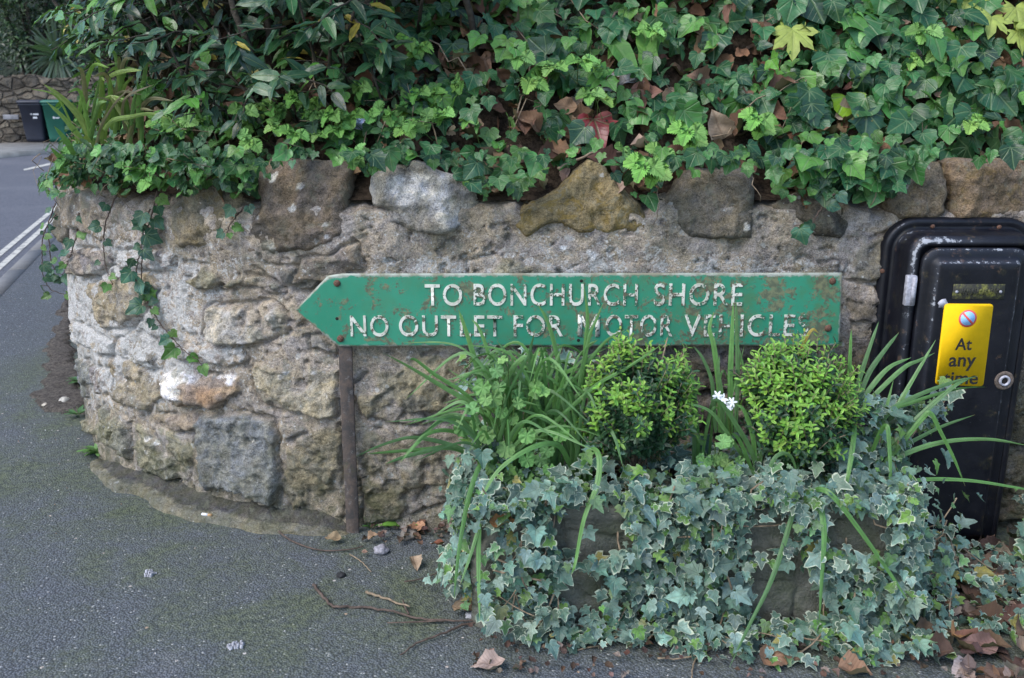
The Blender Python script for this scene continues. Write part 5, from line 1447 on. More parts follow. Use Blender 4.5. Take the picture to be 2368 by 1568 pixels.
box_bush(b2, (.113, .105, .147), 'round box bush with lime new shoots, in the planter beside the cabinet')

# ------------------------------------------------------------------ strap leaved plants in the planters
def ribbon(L, C, w0, colr, tw=0.0, fold=.28):
    """one strap leaf along the curve C"""
    C = catmull(np.asarray(C, float), 9); m = len(C); t = np.linspace(0, 1, m)
    T = unit(np.gradient(C, axis=0)); view = unit(C - np.array([.25, -CAM_D, CAM_H]))
    A = unit(np.cross(T, view)); a = tw * (t - .2)
    B = np.cross(T, A); A2 = A * np.cos(a)[:, None] + B * np.sin(a)[:, None]; B2 = np.cross(T, A2)
    w = w0 * .5 * np.interp(t, [0, .08, .45, .85, 1], [.75, .95, 1, .6, .06])
    V = np.stack([C - A2 * w[:, None], C + B2 * (w * fold)[:, None], C + A2 * w[:, None]], 1).reshape(-1, 3)
    f = np.array([(i * 3 + k, i * 3 + k + 1, i * 3 + k + 4, i * 3 + k + 3) for i in range(m - 1) for k in (0, 1)])
    g = np.repeat(1 + .15 * (t - .5), 3)[:, None]
    col = np.concatenate([np.array(colr)[None] * g, np.full((m * 3, 1), rng.random())], 1)
    tipb = np.repeat(sstep(.965, 1.0, t), 3)[:, None] * (rng.random() < .65); col[:, :3] = col[:, :3] * (1 - tipb) + np.array([.25, .16, .06]) * tipb
    uv = np.stack([np.tile([-.4, 0, .4], m), np.repeat(t, 3) * 6, np.zeros(m * 3)], -1)
    L.P.append((V, [f], col, uv, np.tile([1, 0, 1.0], m)))
BG = [(.07, .22, .04), (.09, .26, .05), (.06, .17, .05), (.12, .28, .08)]
def strap(label, traced, autos, flowers=()):
    base = np.array([at_y(*traced[0][0], traced[0][-2])]).reshape(3) if traced else np.array(autos[0][0])
    root = empty('strap_leaved_plant', (base[0], base[1], PZ)); tag(root, label, 'plant')
    L = Leaves()
    for tr in traced:
        *px, y0, y1 = tr; n = len(px)
        C = [at_y(u, w, y0 + (y1 - y0) * i / (n - 1)) for i, (u, w) in enumerate(px)]
        ribbon(L, C, rng.uniform(.0095, .0135), BG[rng.integers(4)], rng.normal(0, .6))
    for b, cnt, hgt, spread in autos:
        for i in range(cnt):
            a = rng.uniform(0, 6.28); o = np.array([math.cos(a), math.sin(a) * .6, 0]); h = hgt * rng.uniform(.6, 1.1); sp = spread * rng.uniform(.2, 1.2)
            p0 = np.array(b) + rng.normal(0, .015, 3) * [1, 1, 0]
            C = [p0, p0 + o * sp * .12 + [0, 0, h * .5], p0 + o * sp * .45 + [0, 0, h * .9], p0 + o * sp + [0, 0, h * rng.uniform(.55, 1.05)]]
            ribbon(L, C, rng.uniform(.0065, .0105), BG[rng.integers(4)], rng.normal(0, .7))
    L.build('leaves', M['blade'], root)
    return root
y_ = -.4
strap('tall clump of strap leaves at the sign post end of the planters', [
 ((1140,985),(1100,940),(1018,891),(940,845),(885,816),-.36,-.42), ((1132,980),(1080,915),(1005,866),(960,832),(945,833),-.36,-.40),
 ((1125,1085),(1090,1050),(1043,1029),(985,1015),(938,1013),(875,1032),(822,1056),-.4,-.5), ((1138,1015),(1100,975),(1055,968),(1020,972),(985,1000),(930,1057),-.38,-.5),
 ((1128,1060),(1075,1010),(1030,995),(990,1003),(960,1030),(923,1071),-.38,-.52), ((1090,1052),(1040,1036),(970,1040),(900,1045),(845,1050),-.4,-.46), ((1090,1040),(1030,1033),(978,1045),(930,1058),(890,1073),-.4,-.5),
 ((1130,1062),(1105,1085),(1080,1165),(1060,1280),(1049,1388),-.45,-.66), ((1142,1080),(1125,1150),(1095,1260),(1064,1352),-.45,-.64), ((1120,1130),(1108,1200),(1106,1320),(1109,1436),-.48,-.66),
 ((1140,1010),(1110,880),(1088,800),(1072,750),(1060,716),-.36,-.34), ((1170,960),(1140,850),(1120,790),(1105,755),(1090,739),-.36,-.33), ((1150,1000),(1155,930),(1180,860),(1205,830),(1215,832),(1180,900),(1160,960),-.38,-.45),
 ((1190,1010),(1205,930),(1225,850),(1245,800),-.36,-.36), ((1210,1010),(1240,930),(1275,860),(1300,800),-.36,-.36), ((1200,1000),(1190,900),(1170,820),(1150,790),-.36,-.35),
 ((1331,1078),(1320,980),(1300,880),(1280,790),(1262,735),(1243,704),-.36,-.33), ((1325,1076),(1340,960),(1350,860),(1355,780),(1358,730),(1349,654),-.36,-.33),
 ((1330,1080),(1335,960),(1345,870),(1362,780),(1378,740),(1394,702),-.38,-.35), ((1250,1015),(1290,930),(1350,850),(1400,790),(1444,763),-.37,-.35), ((1250,1010),(1300,960),(1380,890),(1450,850),(1530,797),-.4,-.45),
 ((1331,1078),(1300,1000),(1240,960),(1190,945),-.36,-.44), ((1320,1080),(1290,1030),(1230,1035),(1150,1090),(1100,1180),-.42,-.58), ((1345,1075),(1370,1040),(1385,1060),(1380,1120),(1350,1200),(1330,1300),(1321,1328),-.45,-.66),
 ((1340,1070),(1400,1000),(1420,1010),(1440,1080),-.42,-.5), ((1331,1078),(1290,985),(1260,900),(1215,840),(1180,800),-.36,-.36), ((1300,1050),(1250,950),(1230,880),(1225,820),(1235,770),-.36,-.36),
], [((.02, -.36, PZ - .02), 40, .36, .27), ((.1, -.35, PZ - .02), 44, .38, .22), ((.17, -.38, PZ - .02), 24, .34, .2), ((-.03, -.42, PZ), 22, .24, .32)])
fl = strap('strap leaved clump with a white flower head between the two box bushes', [
 ((1655,1000),(1650,940),(1645,880),(1625,830),(1603,800),-.36,-.34), ((1665,1000),(1662,900),(1650,800),(1640,760),(1650,721),-.36,-.33), ((1690,1000),(1688,880),(1692,780),(1695,699),-.36,-.33), ((1700,1000),(1705,880),(1703,760),(1701,691),-.36,-.33),
 ((1672,1010),(1668,920),(1660,860),(1663,822),-.37,-.36), ((1680,1010),(1685,930),(1700,880),(1720,800),-.36,-.34), ((1625,1028),(1600,990),(1580,960),(1565,955),-.38,-.4), ((1720,1060),(1680,1000),(1640,950),(1580,930),-.4,-.44),
 ((1755,1100),(1735,1040),(1700,980),(1665,930),(1640,925),-.42,-.45), ((1748,1095),(1740,1010),(1720,950),(1702,935),-.42,-.42), ((1752,1100),(1760,1000),(1745,930),(1725,870),(1705,790),-.4,-.34), ((1740,1090),(1710,1020),(1690,1000),-.42,-.46), ((1758,1150),(1752,1110),(1735,1085),-.45,-.44),
], [((.47, -.35, PZ - .02), 7, .3, .1)])
st = MB(); q0, q1 = at_y(1690, 1010, -.37), at_y(1683, 955, -.40); hd = at_y(1676, 930, -.41)
st.tube(catmull([q0, q1, hd], 6), .0032, 6); st.build('flower_stalk', M['grn'], fl)
for u, w in ((1658, 915), (1672, 922), (1692, 930), (1684, 938)):
    c = at_y(u, w, -.415); L = Leaves(); a = np.arange(6) * 1.047
    o = np.stack([np.cos(a), -.6 + 0 * a, np.sin(a)], -1) + rng.normal(0, .2, 3)
    L.put(T_BOX, np.tile(c, (6, 1)), np.tile([0, -1, .4], (6, 1)) + rv(6, .2), o, .0135, np.tile([.78, .79, .82], (6, 1))); L.build('flower', M['white'], fl)
strap('strap leaved clump at the cabinet end of the planters, leaning over the cabinet', [
 ((1965,1000),(1975,920),(1995,850),(2015,790),(2031,744),-.34,-.3), ((1960,1000),(1962,900),(1965,820),(1968,760),-.34,-.32), ((1985,920),(2010,860),(2045,810),(2078,769),-.33,-.28),
 ((1970,960),(2010,900),(2055,850),(2106,827),-.34,-.28), ((1975,965),(2030,905),(2090,850),(2126,833),(2161,816),-.34,-.28), ((2015,1085),(2040,1010),(2080,930),(2120,860),(2163,786),-.36,-.28),
 ((1980,1025),(2040,960),(2120,915),(2200,885),(2261,870),-.36,-.3), ((2010,1070),(2050,960),(2110,930),(2190,905),(2240,896),(2282,895),-.36,-.3), ((2020,1095),(2080,1010),(2150,940),(2210,890),(2245,874),-.38,-.3),
 ((2005,1100),(2060,1050),(2110,1020),(2180,985),(2254,959),-.38,-.32), ((2030,1095),(2063,1064),(2130,1035),(2201,1019),(2290,1016),(2380,1031),-.38,-.36), ((2036,1130),(2090,1116),(2151,1108),(2240,1111),(2330,1124),(2420,1140),-.42,-.4),
 ((2022,1100),(2080,1030),(2130,970),(2151,956),(2175,1000),(2205,1060),(2231,1124),-.38,-.4), ((2000,1090),(2030,1010),(2050,985),(2056,1040),(2058,1100),(2053,1178),-.4,-.5), ((1976,985),(1972,1024),(1962,1090),(1950,1150),-.42,-.55),
 ((1775,1094),(1790,1060),(1812,1048),(1832,1062),(1845,1110),-.5,-.48), ((1860,1160),(1880,1138),(1900,1132),(1930,1152),(1990,1230),(2060,1330),(2101,1393),-.52,-.66), ((1890,1150),(1898,1175),(1905,1237),(1900,1330),(1893,1448),-.54,-.68), ((1850,1150),(1835,1180),(1805,1280),(1775,1360),(1730,1450),(1686,1543),-.54,-.72), ((1990,1100),(2000,1040),(2040,970),(2065,880),-.37,-.32),
], [((.83, -.33, PZ - .02), 5, .22, .14)])
# one yellowed leaf
L = Leaves(); ribbon(L, [at_y(u, w, y) for u, w, y in ((1838, 850, -.3), (1850, 815, -.3), (1862, 785, -.3), (1878, 762, -.3), (1892, 770, -.3))], .009, (.45, .3, .04))
yo = L.build('withered_leaf', M['blade']); tag(yo, 'single yellowed strap leaf standing behind the box bush next to the cabinet', 'leaf')

# ------------------------------------------------------------------ scalloped leaved plants
def pelargonium(px, y, n, label, sz=(.03, .056)):
    pts = np.array([at_y(u, w, y) for u, w in px]); root = empty('scalloped_leaf_plant', (*pts.mean(0)[:2], PZ)); tag(root, label, 'plant')
    L = Leaves(); st = MB()
    for i in range(n):
        k = rng.integers(len(px)); p = pts[k] + rng.normal(0, .022, 3) * [1, .8, 1]
        L.put(T_PEL, p - [0, 0, .0], np.array([0, -.8, .5]) + rng.normal(0, .3, 3), np.array([0, -.3, -1]) + rng.normal(0, .5, 3), rng.uniform(*sz), pick_col([(.13, .28, .08), (.17, .33, .1), (.11, .24, .065)], 1, .15))
        st.tube(catmull([p + [0, .0, 0], p * .5 + np.array([pts[:, 0].mean(), y + .02, PZ + .03]) * .5 + [0, .02, 0], [pts[:, 0].mean(), y + .03, PZ - .01]], 5), .0013, 4)
    L.build('foliage', M['pel'], root); st.build('stem', M['grn'], root)
pelargonium([(1140,900),(1165,870),(1195,905),(1090,960),(1120,950),(1150,985),(1200,1020),(1240,960),(1180,1070),(1230,1080),(1215,1120),(1260,1020),(1100,1000),(1150,1050),(1110,900),(1210,1100),(1235,1050),(1190,970),(1225,1000)], -.43, 36, 'pale green plant with round scalloped leaves among the strap leaves by the sign post')
pelargonium([(1660,1030),(1690,1025),(1680,1060),(1650,1050)], -.44, 9, 'small plant with round scalloped leaves below the white flower', (.03, .042))

# ------------------------------------------------------------------ plants on the bank
def iris():
    root = empty('sword_leaf_plant', at_y(235, 340, .45)); tag(root, 'clump of yellow green sword shaped leaves with brown tips on the corner of the wall', 'plant'); L = Leaves()
    R1 = lambda pts: [(a * .2506, b * .2506) for a, b in pts]
    for pts, y0, y1, w in [([(880,1400),(770,1140),(660,990),(530,870),(400,775)], .5, .42, .03), ([(830,1430),(720,1250),(590,1090),(430,940)], .48, .4, .026), ([(700,1450),(610,1300),(500,1165)], .45, .4, .026), ([(620,1510),(540,1440),(465,1360)], .45, .4, .024),
                            ([(1040,1200),(1060,1060),(1020,880),(1015,700)], .5, .42, .03), ([(1015,705),(1090,670),(1200,650),(1310,650)], .42, .35, .018), ([(960,1200),(1050,1110),(1200,1080),(1390,1050),(1560,1095)], .4, .3, .02), ([(775,1240),(780,1100),(800,1000),(830,900)], .5, .45, .018),
                            ([(1090,1200),(1100,1000),(1150,800),(1240,690)], .5, .42, .018), ([(1270,1180),(1280,900),(1270,760)], .45, .4, .02), ([(950,1330),(960,1200),(1000,1050),(1030,930)], .48, .42, .03), ([(1150,1200),(1130,1000),(1190,880),(1420,780)], .45, .35, .012), ([(1180,1150),(1080,990),(1030,890),(1100,950)], .44, .42, .018), ([(850,1400),(800,1290),(770,1260)], .46, .43, .03), ([(1210,1160),(1230,960),(1250,860)], .44, .42, .016), ([(900,1250),(980,1080),(1090,920),(1230,790)], .44, .36, .01)]:
        px = R1(pts); n = len(px)
        dead = w < .016
        ribbon(L, [at_y(u, v, y0 - .13 + (y1 - y0) * i / (n - 1)) for i, (u, v) in enumerate(px)], w * .68, (.22, .15, .1) if dead else pick_col([(.22, .36, .06), (.16, .33, .06), (.3, .38, .07)], 1, .15)[0], rng.normal(0, .5))
    for k in range(26):
        u, v = rng.uniform(180, 330), rng.uniform(250, 345); h = rng.uniform(60, 170); sl = rng.normal(0, 45)
        ribbon(L, [at_y(u, v, .36), at_y(u + sl * .25, v - h * .5, .34), at_y(u + sl * .6, v - h * .9, .31), at_y(u + sl * 1.2, v - h * rng.uniform(.8, 1.05), .28)], rng.uniform(.006, .014), pick_col([(.22, .36, .06), (.16, .33, .06), (.26, .2, .1)], 1, .15)[0], rng.normal(0, .5))
    L.build('leaves', M['blade'], root)
iris()
def on_bank(u, w, lift=.03):
    dr = ray(u, w); tt = np.linspace(1.9, 5.0, 600); Q = np.array([0, -CAM_D, CAM_H]) + dr * tt[:, None]
    dc, _ = dist_curve(Q[:, 0], Q[:, 1]); hit = np.where((dc > -.05) & (Q[:, 2] < bank_h(np.maximum(dc, 0)) + lift))[0]
    return Q[hit[0]] if len(hit) else at_y(u, w, .1)
def seedling(pts, label, sz):
    root = empty('sycamore_seedling', on_bank(*pts[0], 0)); tag(root, label, 'seedling', 'sycamore seedlings on the bank'); L = Leaves(); st = MB()
    for (u, w), s in zip(pts, sz):
        p = on_bank(u, w, .09); g = on_bank(u + 4, w + 70, -.01)
        L.put(T_SYC, p + [0, 0, .02], np.array([0, -.62, .75]) + rng.normal(0, .15, 3), np.array([rng.normal(0, .3), -.5, -.7]), s, np.array([[.34, .42, .09]]) * rng.uniform(.85, 1.1))
        st.tube(catmull([g, (g + p) / 2 + [0, .01, .01], p + [0, 0, .02]], 5), .0016, 5)
    L.build('foliage', M['syc'], root); st.build('stem', M['twig'], root)
seedling([(1832, 86), (1822, 78)], 'sycamore seedling with two pale yellow leaves among the ivy above the sign', (.1, .06))
seedling([(2290, 55), (2240, 0)], 'sycamore seedling at the top right with pale drooping leaves', (.085, .08))
seedling([(2350, 90), (2345, 35), (2372, 70)], 'sycamore seedling at the right edge of the photo, below another one', (.09, .09, .1))
def arum(px, label):
    root = empty('arum_plant', on_bank(*px[0][0], 0)); tag(root, label, 'plant'); L = Leaves(); st = MB()
    for (u, w), sz, tip in px:
        p = on_bank(u, w, .1); t = np.array([tip[0], -.2, tip[1]]); R = frames(np.array([0, -.85, .5]), t)
        L.put([T_AR], p - R[:, 1] * sz * .4, np.array([0, -.85, .5]) + rng.normal(0, .1, 3), t, sz, pick_col([(.1, .27, .045)], 1, .12))
        st.tube(np.array([p - R[:, 1] * sz * .3, p + [0, .02, -.06], p + [0, .05, -.12]]), .002, 5)
    L.build('foliage', M['pel'], root); st.build('stem', M['grn'], root)
T_AR = leaf_rings(mirror([(0, 0), (.08, -.14), (.2, -.2), (.23, -.08), (.2, .1), (.24, .3), (.2, .55), (.12, .78), (0, 1.0)]), (0, .35), (1, .8, .45), lambda x, y, e: .4 * np.abs(x) - .2 * (y - .2) ** 2 + .03 * np.sin(9 * y))
arum([((1440, 130), .13, (.5, -.8)), ((1380, 180), .09, (-.6, -.6)), ((1425, 95), .1, (-.4, -.8))], 'lords and ladies plant with plain arrow shaped leaves on the bank above the word CHURCH')
arum([((1490, 95), .13, (-.1, 1.0)), ((1515, 85), .1, (.3, 1.0))], 'lords and ladies plant with two upright arrow shaped leaves')
arum([((1250, 170), .11, (-.8, -.4)), ((1355, 85), .08, (.1, -1))], 'lords and ladies plant with pale leaves pointing down the bank')
def one_leaf(name, tpl, u, w, lift, sz, colr, label, cat, mat, group=None, tip=None, nrm=None):
    p = on_bank(u, w, lift); L = Leaves(); L.put(tpl, p * 0, nrm if nrm is not None else np.array([0, -.75, .6]), tip if tip is not None else np.array([.2, -.3, -.9]), sz, np.array([colr]))
    o = L.build(name, mat); o.location = p; tag(o, label, cat, group); return o
one_leaf('red_leaf', T_IVY, 1372, 275, .05, .1, (.22, .035, .04), 'crimson vine leaf with yellow veins in the middle of the bank', 'leaf', M['ivy'])
for u, w, s in ((1385, 218, .085), (1425, 195, .07), (2100, 130, .11), (2085, 150, .07), (1955, 178, .07), (1440, 185, .06)):
    one_leaf('bleached_leaf', T_DEAD, u, w, .05, s, (.5, .48, .5), 'bleached white dead leaf with black specks lying on the bank', 'leaf', M['dead'], 'bleached leaves on the bank', np.array([1, 0, .5]) + rng.normal(0, .3, 3))
one_leaf('lime_leaf', T_IVY, 1955, 225, .05, .1, (.2, .36, .03), 'large lime green ivy leaf standing out on the bank, right of the middle', 'leaf', M['ivy'])
# bare budding shoot and other sticks on the bank
def stick(label, px, r, yoff=.06, name='twig', mat=None, ground=False, branches=()):
    P = [at_z(u, w, .008 if i % 2 else .012) if ground else on_bank(u, w, yoff) for i, (u, w) in enumerate(px)]
    b = MB(); c = catmull(P, 6); c[1:-1] += rv(len(c) - 2, r * .35); b.tube(c, np.linspace(r, r * .55, len(c)), 6)
    o = b.build(name, mat or M['twig']); tag(o, label, 'twig')
    for br in branches:
        P2 = [at_z(u, w, .01) if ground else on_bank(u, w, yoff) for u, w in br]; b = MB(); c = catmull(P2, 5); b.tube(c, np.linspace(r * .65, r * .4, len(c)), 5); b.build('side_shoot', mat or M['twig'], o)
    return o
bud = stick('bare budding shoot slanting up out of the ivy near the shrub', [(980, 240), (940, 195), (910, 150), (890, 110), (870, 75)], .0042, .09, branches=[[(912, 152), (885, 130), (868, 112)]])
stick('bent pale branch rising in front of the dark shrub hollow', [(840, 165), (858, 130), (872, 112), (900, 95), (930, 90)], .006, .08, mat=M['tan'], branches=[[(868, 114), (850, 100), (822, 105)]])
stick('thin upright stem with a pink stalk among the arum leaves', [(1378, 185), (1368, 140), (1360, 95)], .0035, .08, mat=M['grn'])
stick('dark stick sloping across the ivy at the top of the bank', [(1398, 62), (1425, 30), (1455, 2)], .005, .08)
stick('dry stick lying under the red leaf', [(1290, 390), (1330, 370), (1380, 352), (1412, 345)], .0045, .05, mat=M['tan'], branches=[[(1385, 352), (1430, 352), (1460, 345)]])
stick('slim stem standing behind the pale seedling on the far right', [(2232, 200), (2240, 120), (2250, 40), (2255, -20)], .003, .1)
stick('pale dry stalk in the ivy above the cabinet', [(2178, 335), (2190, 305), (2197, 270)], .0025, .06, mat=M['tan'])
# discarded can
def can():
    p = on_bank(826, 272, .08); root = empty('drink_can', p); tag(root, 'silver drink can half hidden in the leaves below the shrub', 'can')
    ax = unit(np.array([.25, -.85, .3])); s1 = unit(np.cross(ax, [0, 0, 1.])); s2 = np.cross(s1, ax); th = np.arange(28) * 2 * math.pi / 28
    c0 = p + np.array([0, .02, -.012])
    ring = lambda r, h: c0 + (s1 * np.cos(th)[:, None] + s2 * np.sin(th)[:, None]) * r + ax * h
    b = MB(); b.loft([ring(.022, -.09), ring(.031, -.08), ring(.033, -.07), ring(.033, .012), ring(.030, .02)], True, False); b.build('can_body', M['alu'], root)
    b = MB(); b.loft([ring(.030, .02), ring(.0295, .0235), ring(.0275, .0225), ring(.0265, .017), ring(.004, .017)], False, True); b.build('lid', M['alu'], root)
    b = MB(); cc = lambda r, h, k: c0 + (s1 * np.cos(th)[:, None] * .6 + s2 * np.sin(th)[:, None]) * r + ax * h + s2 * .006
    b.loft([cc(.011, .0175, 0), cc(.011, .019, 0), cc(.007, .019, 0), cc(.007, .0175, 0)], False, False); b.build('ring_pull', M['alu'], root)
M['alu'] = plain('can_metal', (.5, .52, .6), .3, .1, 20, 0, .9, .5)
can()
# ------------------------------------------------------------------ things lying on the pavement
def pebble(name, label, u, w, r, colr, z=None, flat=.75, mat=None, cat='stone'):
    bm = bmesh.new(); bmesh.ops.create_icosphere(bm, subdivisions=3, radius=1)
    off = Vector((u * .1, w * .1, 0))
    for v in bm.verts:
        n = v.co.normalized(); k = 1 + .35 * mnoise.noise(n * 1.6 + off) + .14 * mnoise.noise(n * 4 + off)
        v.co = Vector((n.x * k * 1.1, n.y * k, n.z * k * flat)) * r
    me = bpy.data.meshes.new(name); bm.to_mesh(me); bm.free()
    p = at_z(u, w, 0); o = link(name, me, mat or plain('pebble_' + str(u), colr, .75, .35, 60, .002)); o.location = (p[0], p[1], r * flat * .7)
    return tag(o, label, cat)
pebble('pebble', 'pale grey pebble on the pavement in front of the rusty post', 881, 1280, .02, (.27, .26, .29))
pebble('pebble', 'white pebble by the soil strip near the wall corner', 150, 932, .02, (.4, .38, .34))
pebble('pebble', 'dark round pebble on the pavement below the pale grey one', 789, 1335, .012, (.02, .02, .022))
pebble('pebble', 'small white pebble at the foot of the ivy beside the fallen twig', 1087, 1428, .011, (.45, .44, .46))
pebble('pebble', 'grey pebble beside the brown leaves at the foot of the wall', 944, 1245, .022, (.17, .15, .13))
pebble('pebble', 'small buff pebble at the end of the soil strip', 105, 940, .012, (.4, .36, .3))
def dropping(u, w, r, label):
    p = at_z(u, w, .0); th = np.arange(40) * 2 * math.pi / 40
    b = MB(); n = 34
    for k in range(n):
        a, q = rng.uniform(0, 6.28), r * rng.random() ** .6; c = p[:2] + q * np.array([math.cos(a), math.sin(a)]); rr = r * rng.uniform(.06, .22)
        m = 12; t2 = np.arange(m) * 2 * math.pi / m; rad = rr * (1 + .3 * rng.normal(0, 1, m))
        x, y = c[0] + rad * np.cos(t2), c[1] + rad * np.sin(t2)
        z0 = (fbm(x, y, .9, 4, 3) - .5) * .02
        z = float(z0.max())
        b.loft([np.stack([x, y, np.full(m, z + .0005)], -1), np.stack([c[0] + (x - c[0]) * .7, c[1] + (y - c[1]) * .7, np.full(m, z + .0035 + k * .0002)], -1)], False, True)
    o = b.build('bird_dropping', M['drop']); tag(o, label, 'bird dropping')
M['drop'] = plain('chalky_white', (.34, .34, .37), .9, .35, 120)
dropping(346, 1330, .017, 'white bird dropping on the asphalt, the one further from the camera')
dropping(545, 1495, .018, 'white bird dropping on the asphalt near the lower edge of the photo')
def cig():
    p = at_z(478, 1190, .022); root = empty('cigarette_end', p); tag(root, 'cigarette end with a tan tip lying on the footing of the wall', 'cigarette end')
    d = unit(np.array([1, -.25, .0])); a = p - d * .016; b = MB(); b.tube(np.array([a, a + d * .02]), .0042, 10); b.build('paper', M['white'], root)
    b = MB(); b.tube(np.array([a + d * .0203, a + d * .033]), .0041, 10); b.build('filter', M['tanp'], root)
M['tanp'] = plain('tan_paper', (.4, .25, .12), .7, .2, 200)
cig()
stick('long dead branch lying along the foot of the wall past the rusty post', [(388, 1137), (430, 1165), (500, 1182), (560, 1200), (625, 1210), (700, 1197), (760, 1182), (815, 1160), (845, 1110), (870, 1085), (900, 1058)], .0042, ground=True, name='fallen_branch', branches=[[(625, 1210), (670, 1248), (740, 1272), (810, 1270), (840, 1262)]])
stick('reddish twig lying on the pavement left of the ivy', [(724, 1352), (745, 1375), (772, 1401), (820, 1402), (900, 1412), (960, 1428), (1010, 1433), (1150, 1436)], .0042, ground=True, name='fallen_twig', branches=[[(945, 1420), (935, 1400), (931, 1386)], [(1040, 1434), (960, 1438), (895, 1440)]])
stick('dark twig pointing down from the ivy towards the lower edge', [(1140, 1437), (1085, 1441), (1030, 1462), (970, 1485), (925, 1514)], .0034, ground=True, name='fallen_twig')
stick('straight pale dry stalk on the pavement', [(846, 1368), (890, 1383), (948, 1403)], .004, ground=True, name='fallen_stalk', mat=M['tan'])
stick('short thin twig on the pavement below the pale pebble', [(808, 1281), (835, 1298), (858, 1322)], .0018, ground=True, name='fallen_twig', mat=M['tan'])
stick('curved thin twig near the ivy on the pavement', [(935, 1345), (985, 1335), (1025, 1316)], .0022, ground=True, name='fallen_twig')
stick('bent dry twig on the ground under the trailing ivy', [(1520, 1522), (1590, 1520), (1655, 1495)], .0024, ground=True, name='fallen_twig', mat=M['tan'])
stick('thin rooting runner across the ground below the ivy', [(1640, 1500), (1605, 1530), (1600, 1575)], .0026, ground=True, name='fallen_twig', mat=M['tan'])
stick('long thin stalk at the lower edge beside the largest brown leaf', [(2130, 1290), (2155, 1330), (2190, 1380)], .004, ground=True, name='fallen_twig', mat=M['tan'])

# fallen leaves one can pick out on the pavement
FL = [(985, 1222, .075, (.36, .2, .12), 'broad tan fallen leaf against the wall beside the ivy'), (1032, 1262, .06, (.2, .08, .05), 'red brown curled leaf below the broad tan leaf'), (955, 1240, .04, (.12, .07, .045), 'small dark brown leaf at the wall foot'),
      (790, 1250, .06, (.27, .2, .12), 'narrow buff leaf at the foot of the rusty post'), (850, 1252, .04, (.33, .22, .14), 'small pale leaf just right of the rusty post'), (836, 1281, .022, (.25, .16, .12), 'tiny brown leaf near the thin twig'),
      (955, 1293, .07, (.36, .27, .19), 'crumbled pale leaf on the pavement left of the ivy'), (1045, 1410, .09, (.28, .2, .13), 'dry torn leaf caught at the ivy foot by the fallen twig'), (1130, 1230, .085, (.2, .1, .04), 'curled brown and yellow leaf hanging in the ivy'),
      (1170, 1540, .1, (.36, .27, .23), 'pale skeleton leaf at the lower edge under the ivy'), (1750, 1530, .1, (.25, .145, .09), 'large orange brown leaf at the lower edge between ivy tendrils'), (1935, 1553, .1, (.27, .16, .1), 'large tan leaf at the lower edge right of the other one'),
      (2130, 1478, .1, (.17, .15, .045), 'olive green fallen leaf on the ground under the cabinet'), (2220, 1475, .095, (.3, .16, .07), 'long orange brown leaf right of the olive one'), (2300, 1380, .1, (.19, .09, .05), 'dark brown leaf at the right edge below the cabinet'), (2260, 1340, .09, (.15, .07, .045), 'dark brown leaf close under the cabinet'), (2190, 1430, .08, (.22, .11, .06), 'mid brown leaf between the ivy and the olive leaf'),
      (2330, 1440, .08, (.3, .2, .15), 'pale brown leaf at the right edge of the ground'), (2250, 1540, .08, (.33, .28, .28), 'grey faded leaf at the lower right corner'), (2070, 1500, .06, (.26, .15, .1), 'small brown leaf under the right end of the ivy'), (1015, 1290, .05, (.22, .13, .08), 'small brown leaf half under the ivy edge')]
for u, w, sz, c, lb in FL:
    sz *= .78
    L = Leaves(); L.put(T_DEAD, np.zeros((1, 3)), np.array([0, -.25, 1]) + rng.normal(0, .22, 3), np.array([rng.normal(0, 1), rng.normal(0, .6), .05]), sz, np.array([c]))
    o = L.build('fallen_leaf', M['dead']); p = at_z(u, w, .012) if not (u == 1130) else at_y(1130, 1215, -.6)
    o.location = p + (np.array([0, 0, .008]) if u != 1130 else 0); tag(o, lb, 'leaf')
def ground_litter():
    L = Leaves(); n = 620
    x = np.concatenate([rng.uniform(1.0, 1.9, 420), rng.uniform(-.42, -.05, 60), rng.uniform(-.1, 1.0, 140)]); y = np.concatenate([rng.uniform(-.78, -.12, 420), rng.normal(-.06, .04, 60), rng.uniform(-.75, -.56, 140)])
    P = np.stack([x, y, .008 + rng.random(n) * .02], -1); sz = np.concatenate([rng.uniform(.03, .09, 420), rng.uniform(.012, .03, 60), rng.uniform(.01, .024, 140)])
    L.put(T_DEAD, P, np.array([0, -.2, 1]) + rv(n, .3), rv(n) * [1, 1, .15], sz, pick_col([(.095, .055, .04), (.15, .1, .078), (.06, .04, .032), (.2, .155, .13)], n, .2))
    tag(L.build('leaf_litter', M['dead']), 'brown fallen leaves and crumbs on the ground beside the cabinet', 'leaf litter', kind='stuff')
    # grit and chips on the asphalt
    b = MB()
    k = 900
    xs, ys = rng.uniform(-2.4, 1.2, k), rng.uniform(-1.15, .9, k)
    dc, _ = dist_curve(xs, ys); ok = dc < -.06
    near = np.exp(-((dc + .1) / .12) ** 2)
    ok &= rng.random(k) < (.25 + .75 * near)
    T = np.array([(1,0,-.6),(-.5,.87,-.6),(-.5,-.87,-.6),(.3,.2,.7)]); Fq = np.array([(0,2,1),(0,1,3),(1,2,3),(2,0,3)])
    for x_, y_ in zip(xs[ok], ys[ok]):
        r = rng.uniform(.0018, .0045); z0 = (float(fbm(np.array(x_), np.array(y_), .9, 4, 3)) - .5) * .02; a = rng.uniform(0, 6.28); R = np.array([[math.cos(a), -math.sin(a), 0], [math.sin(a), math.cos(a), 0], [0, 0, 1]])
        b.add((T * (1 + rng.normal(0, .3, (4, 1)))) @ R.T * r + [x_, y_, z0 + r * .4], [Fq])
    tag(b.build('grit', M['grit'], smooth=False), 'scattered grit and chips of stone on the pavement', 'grit', kind='stuff')
N = NT('grit_chips')
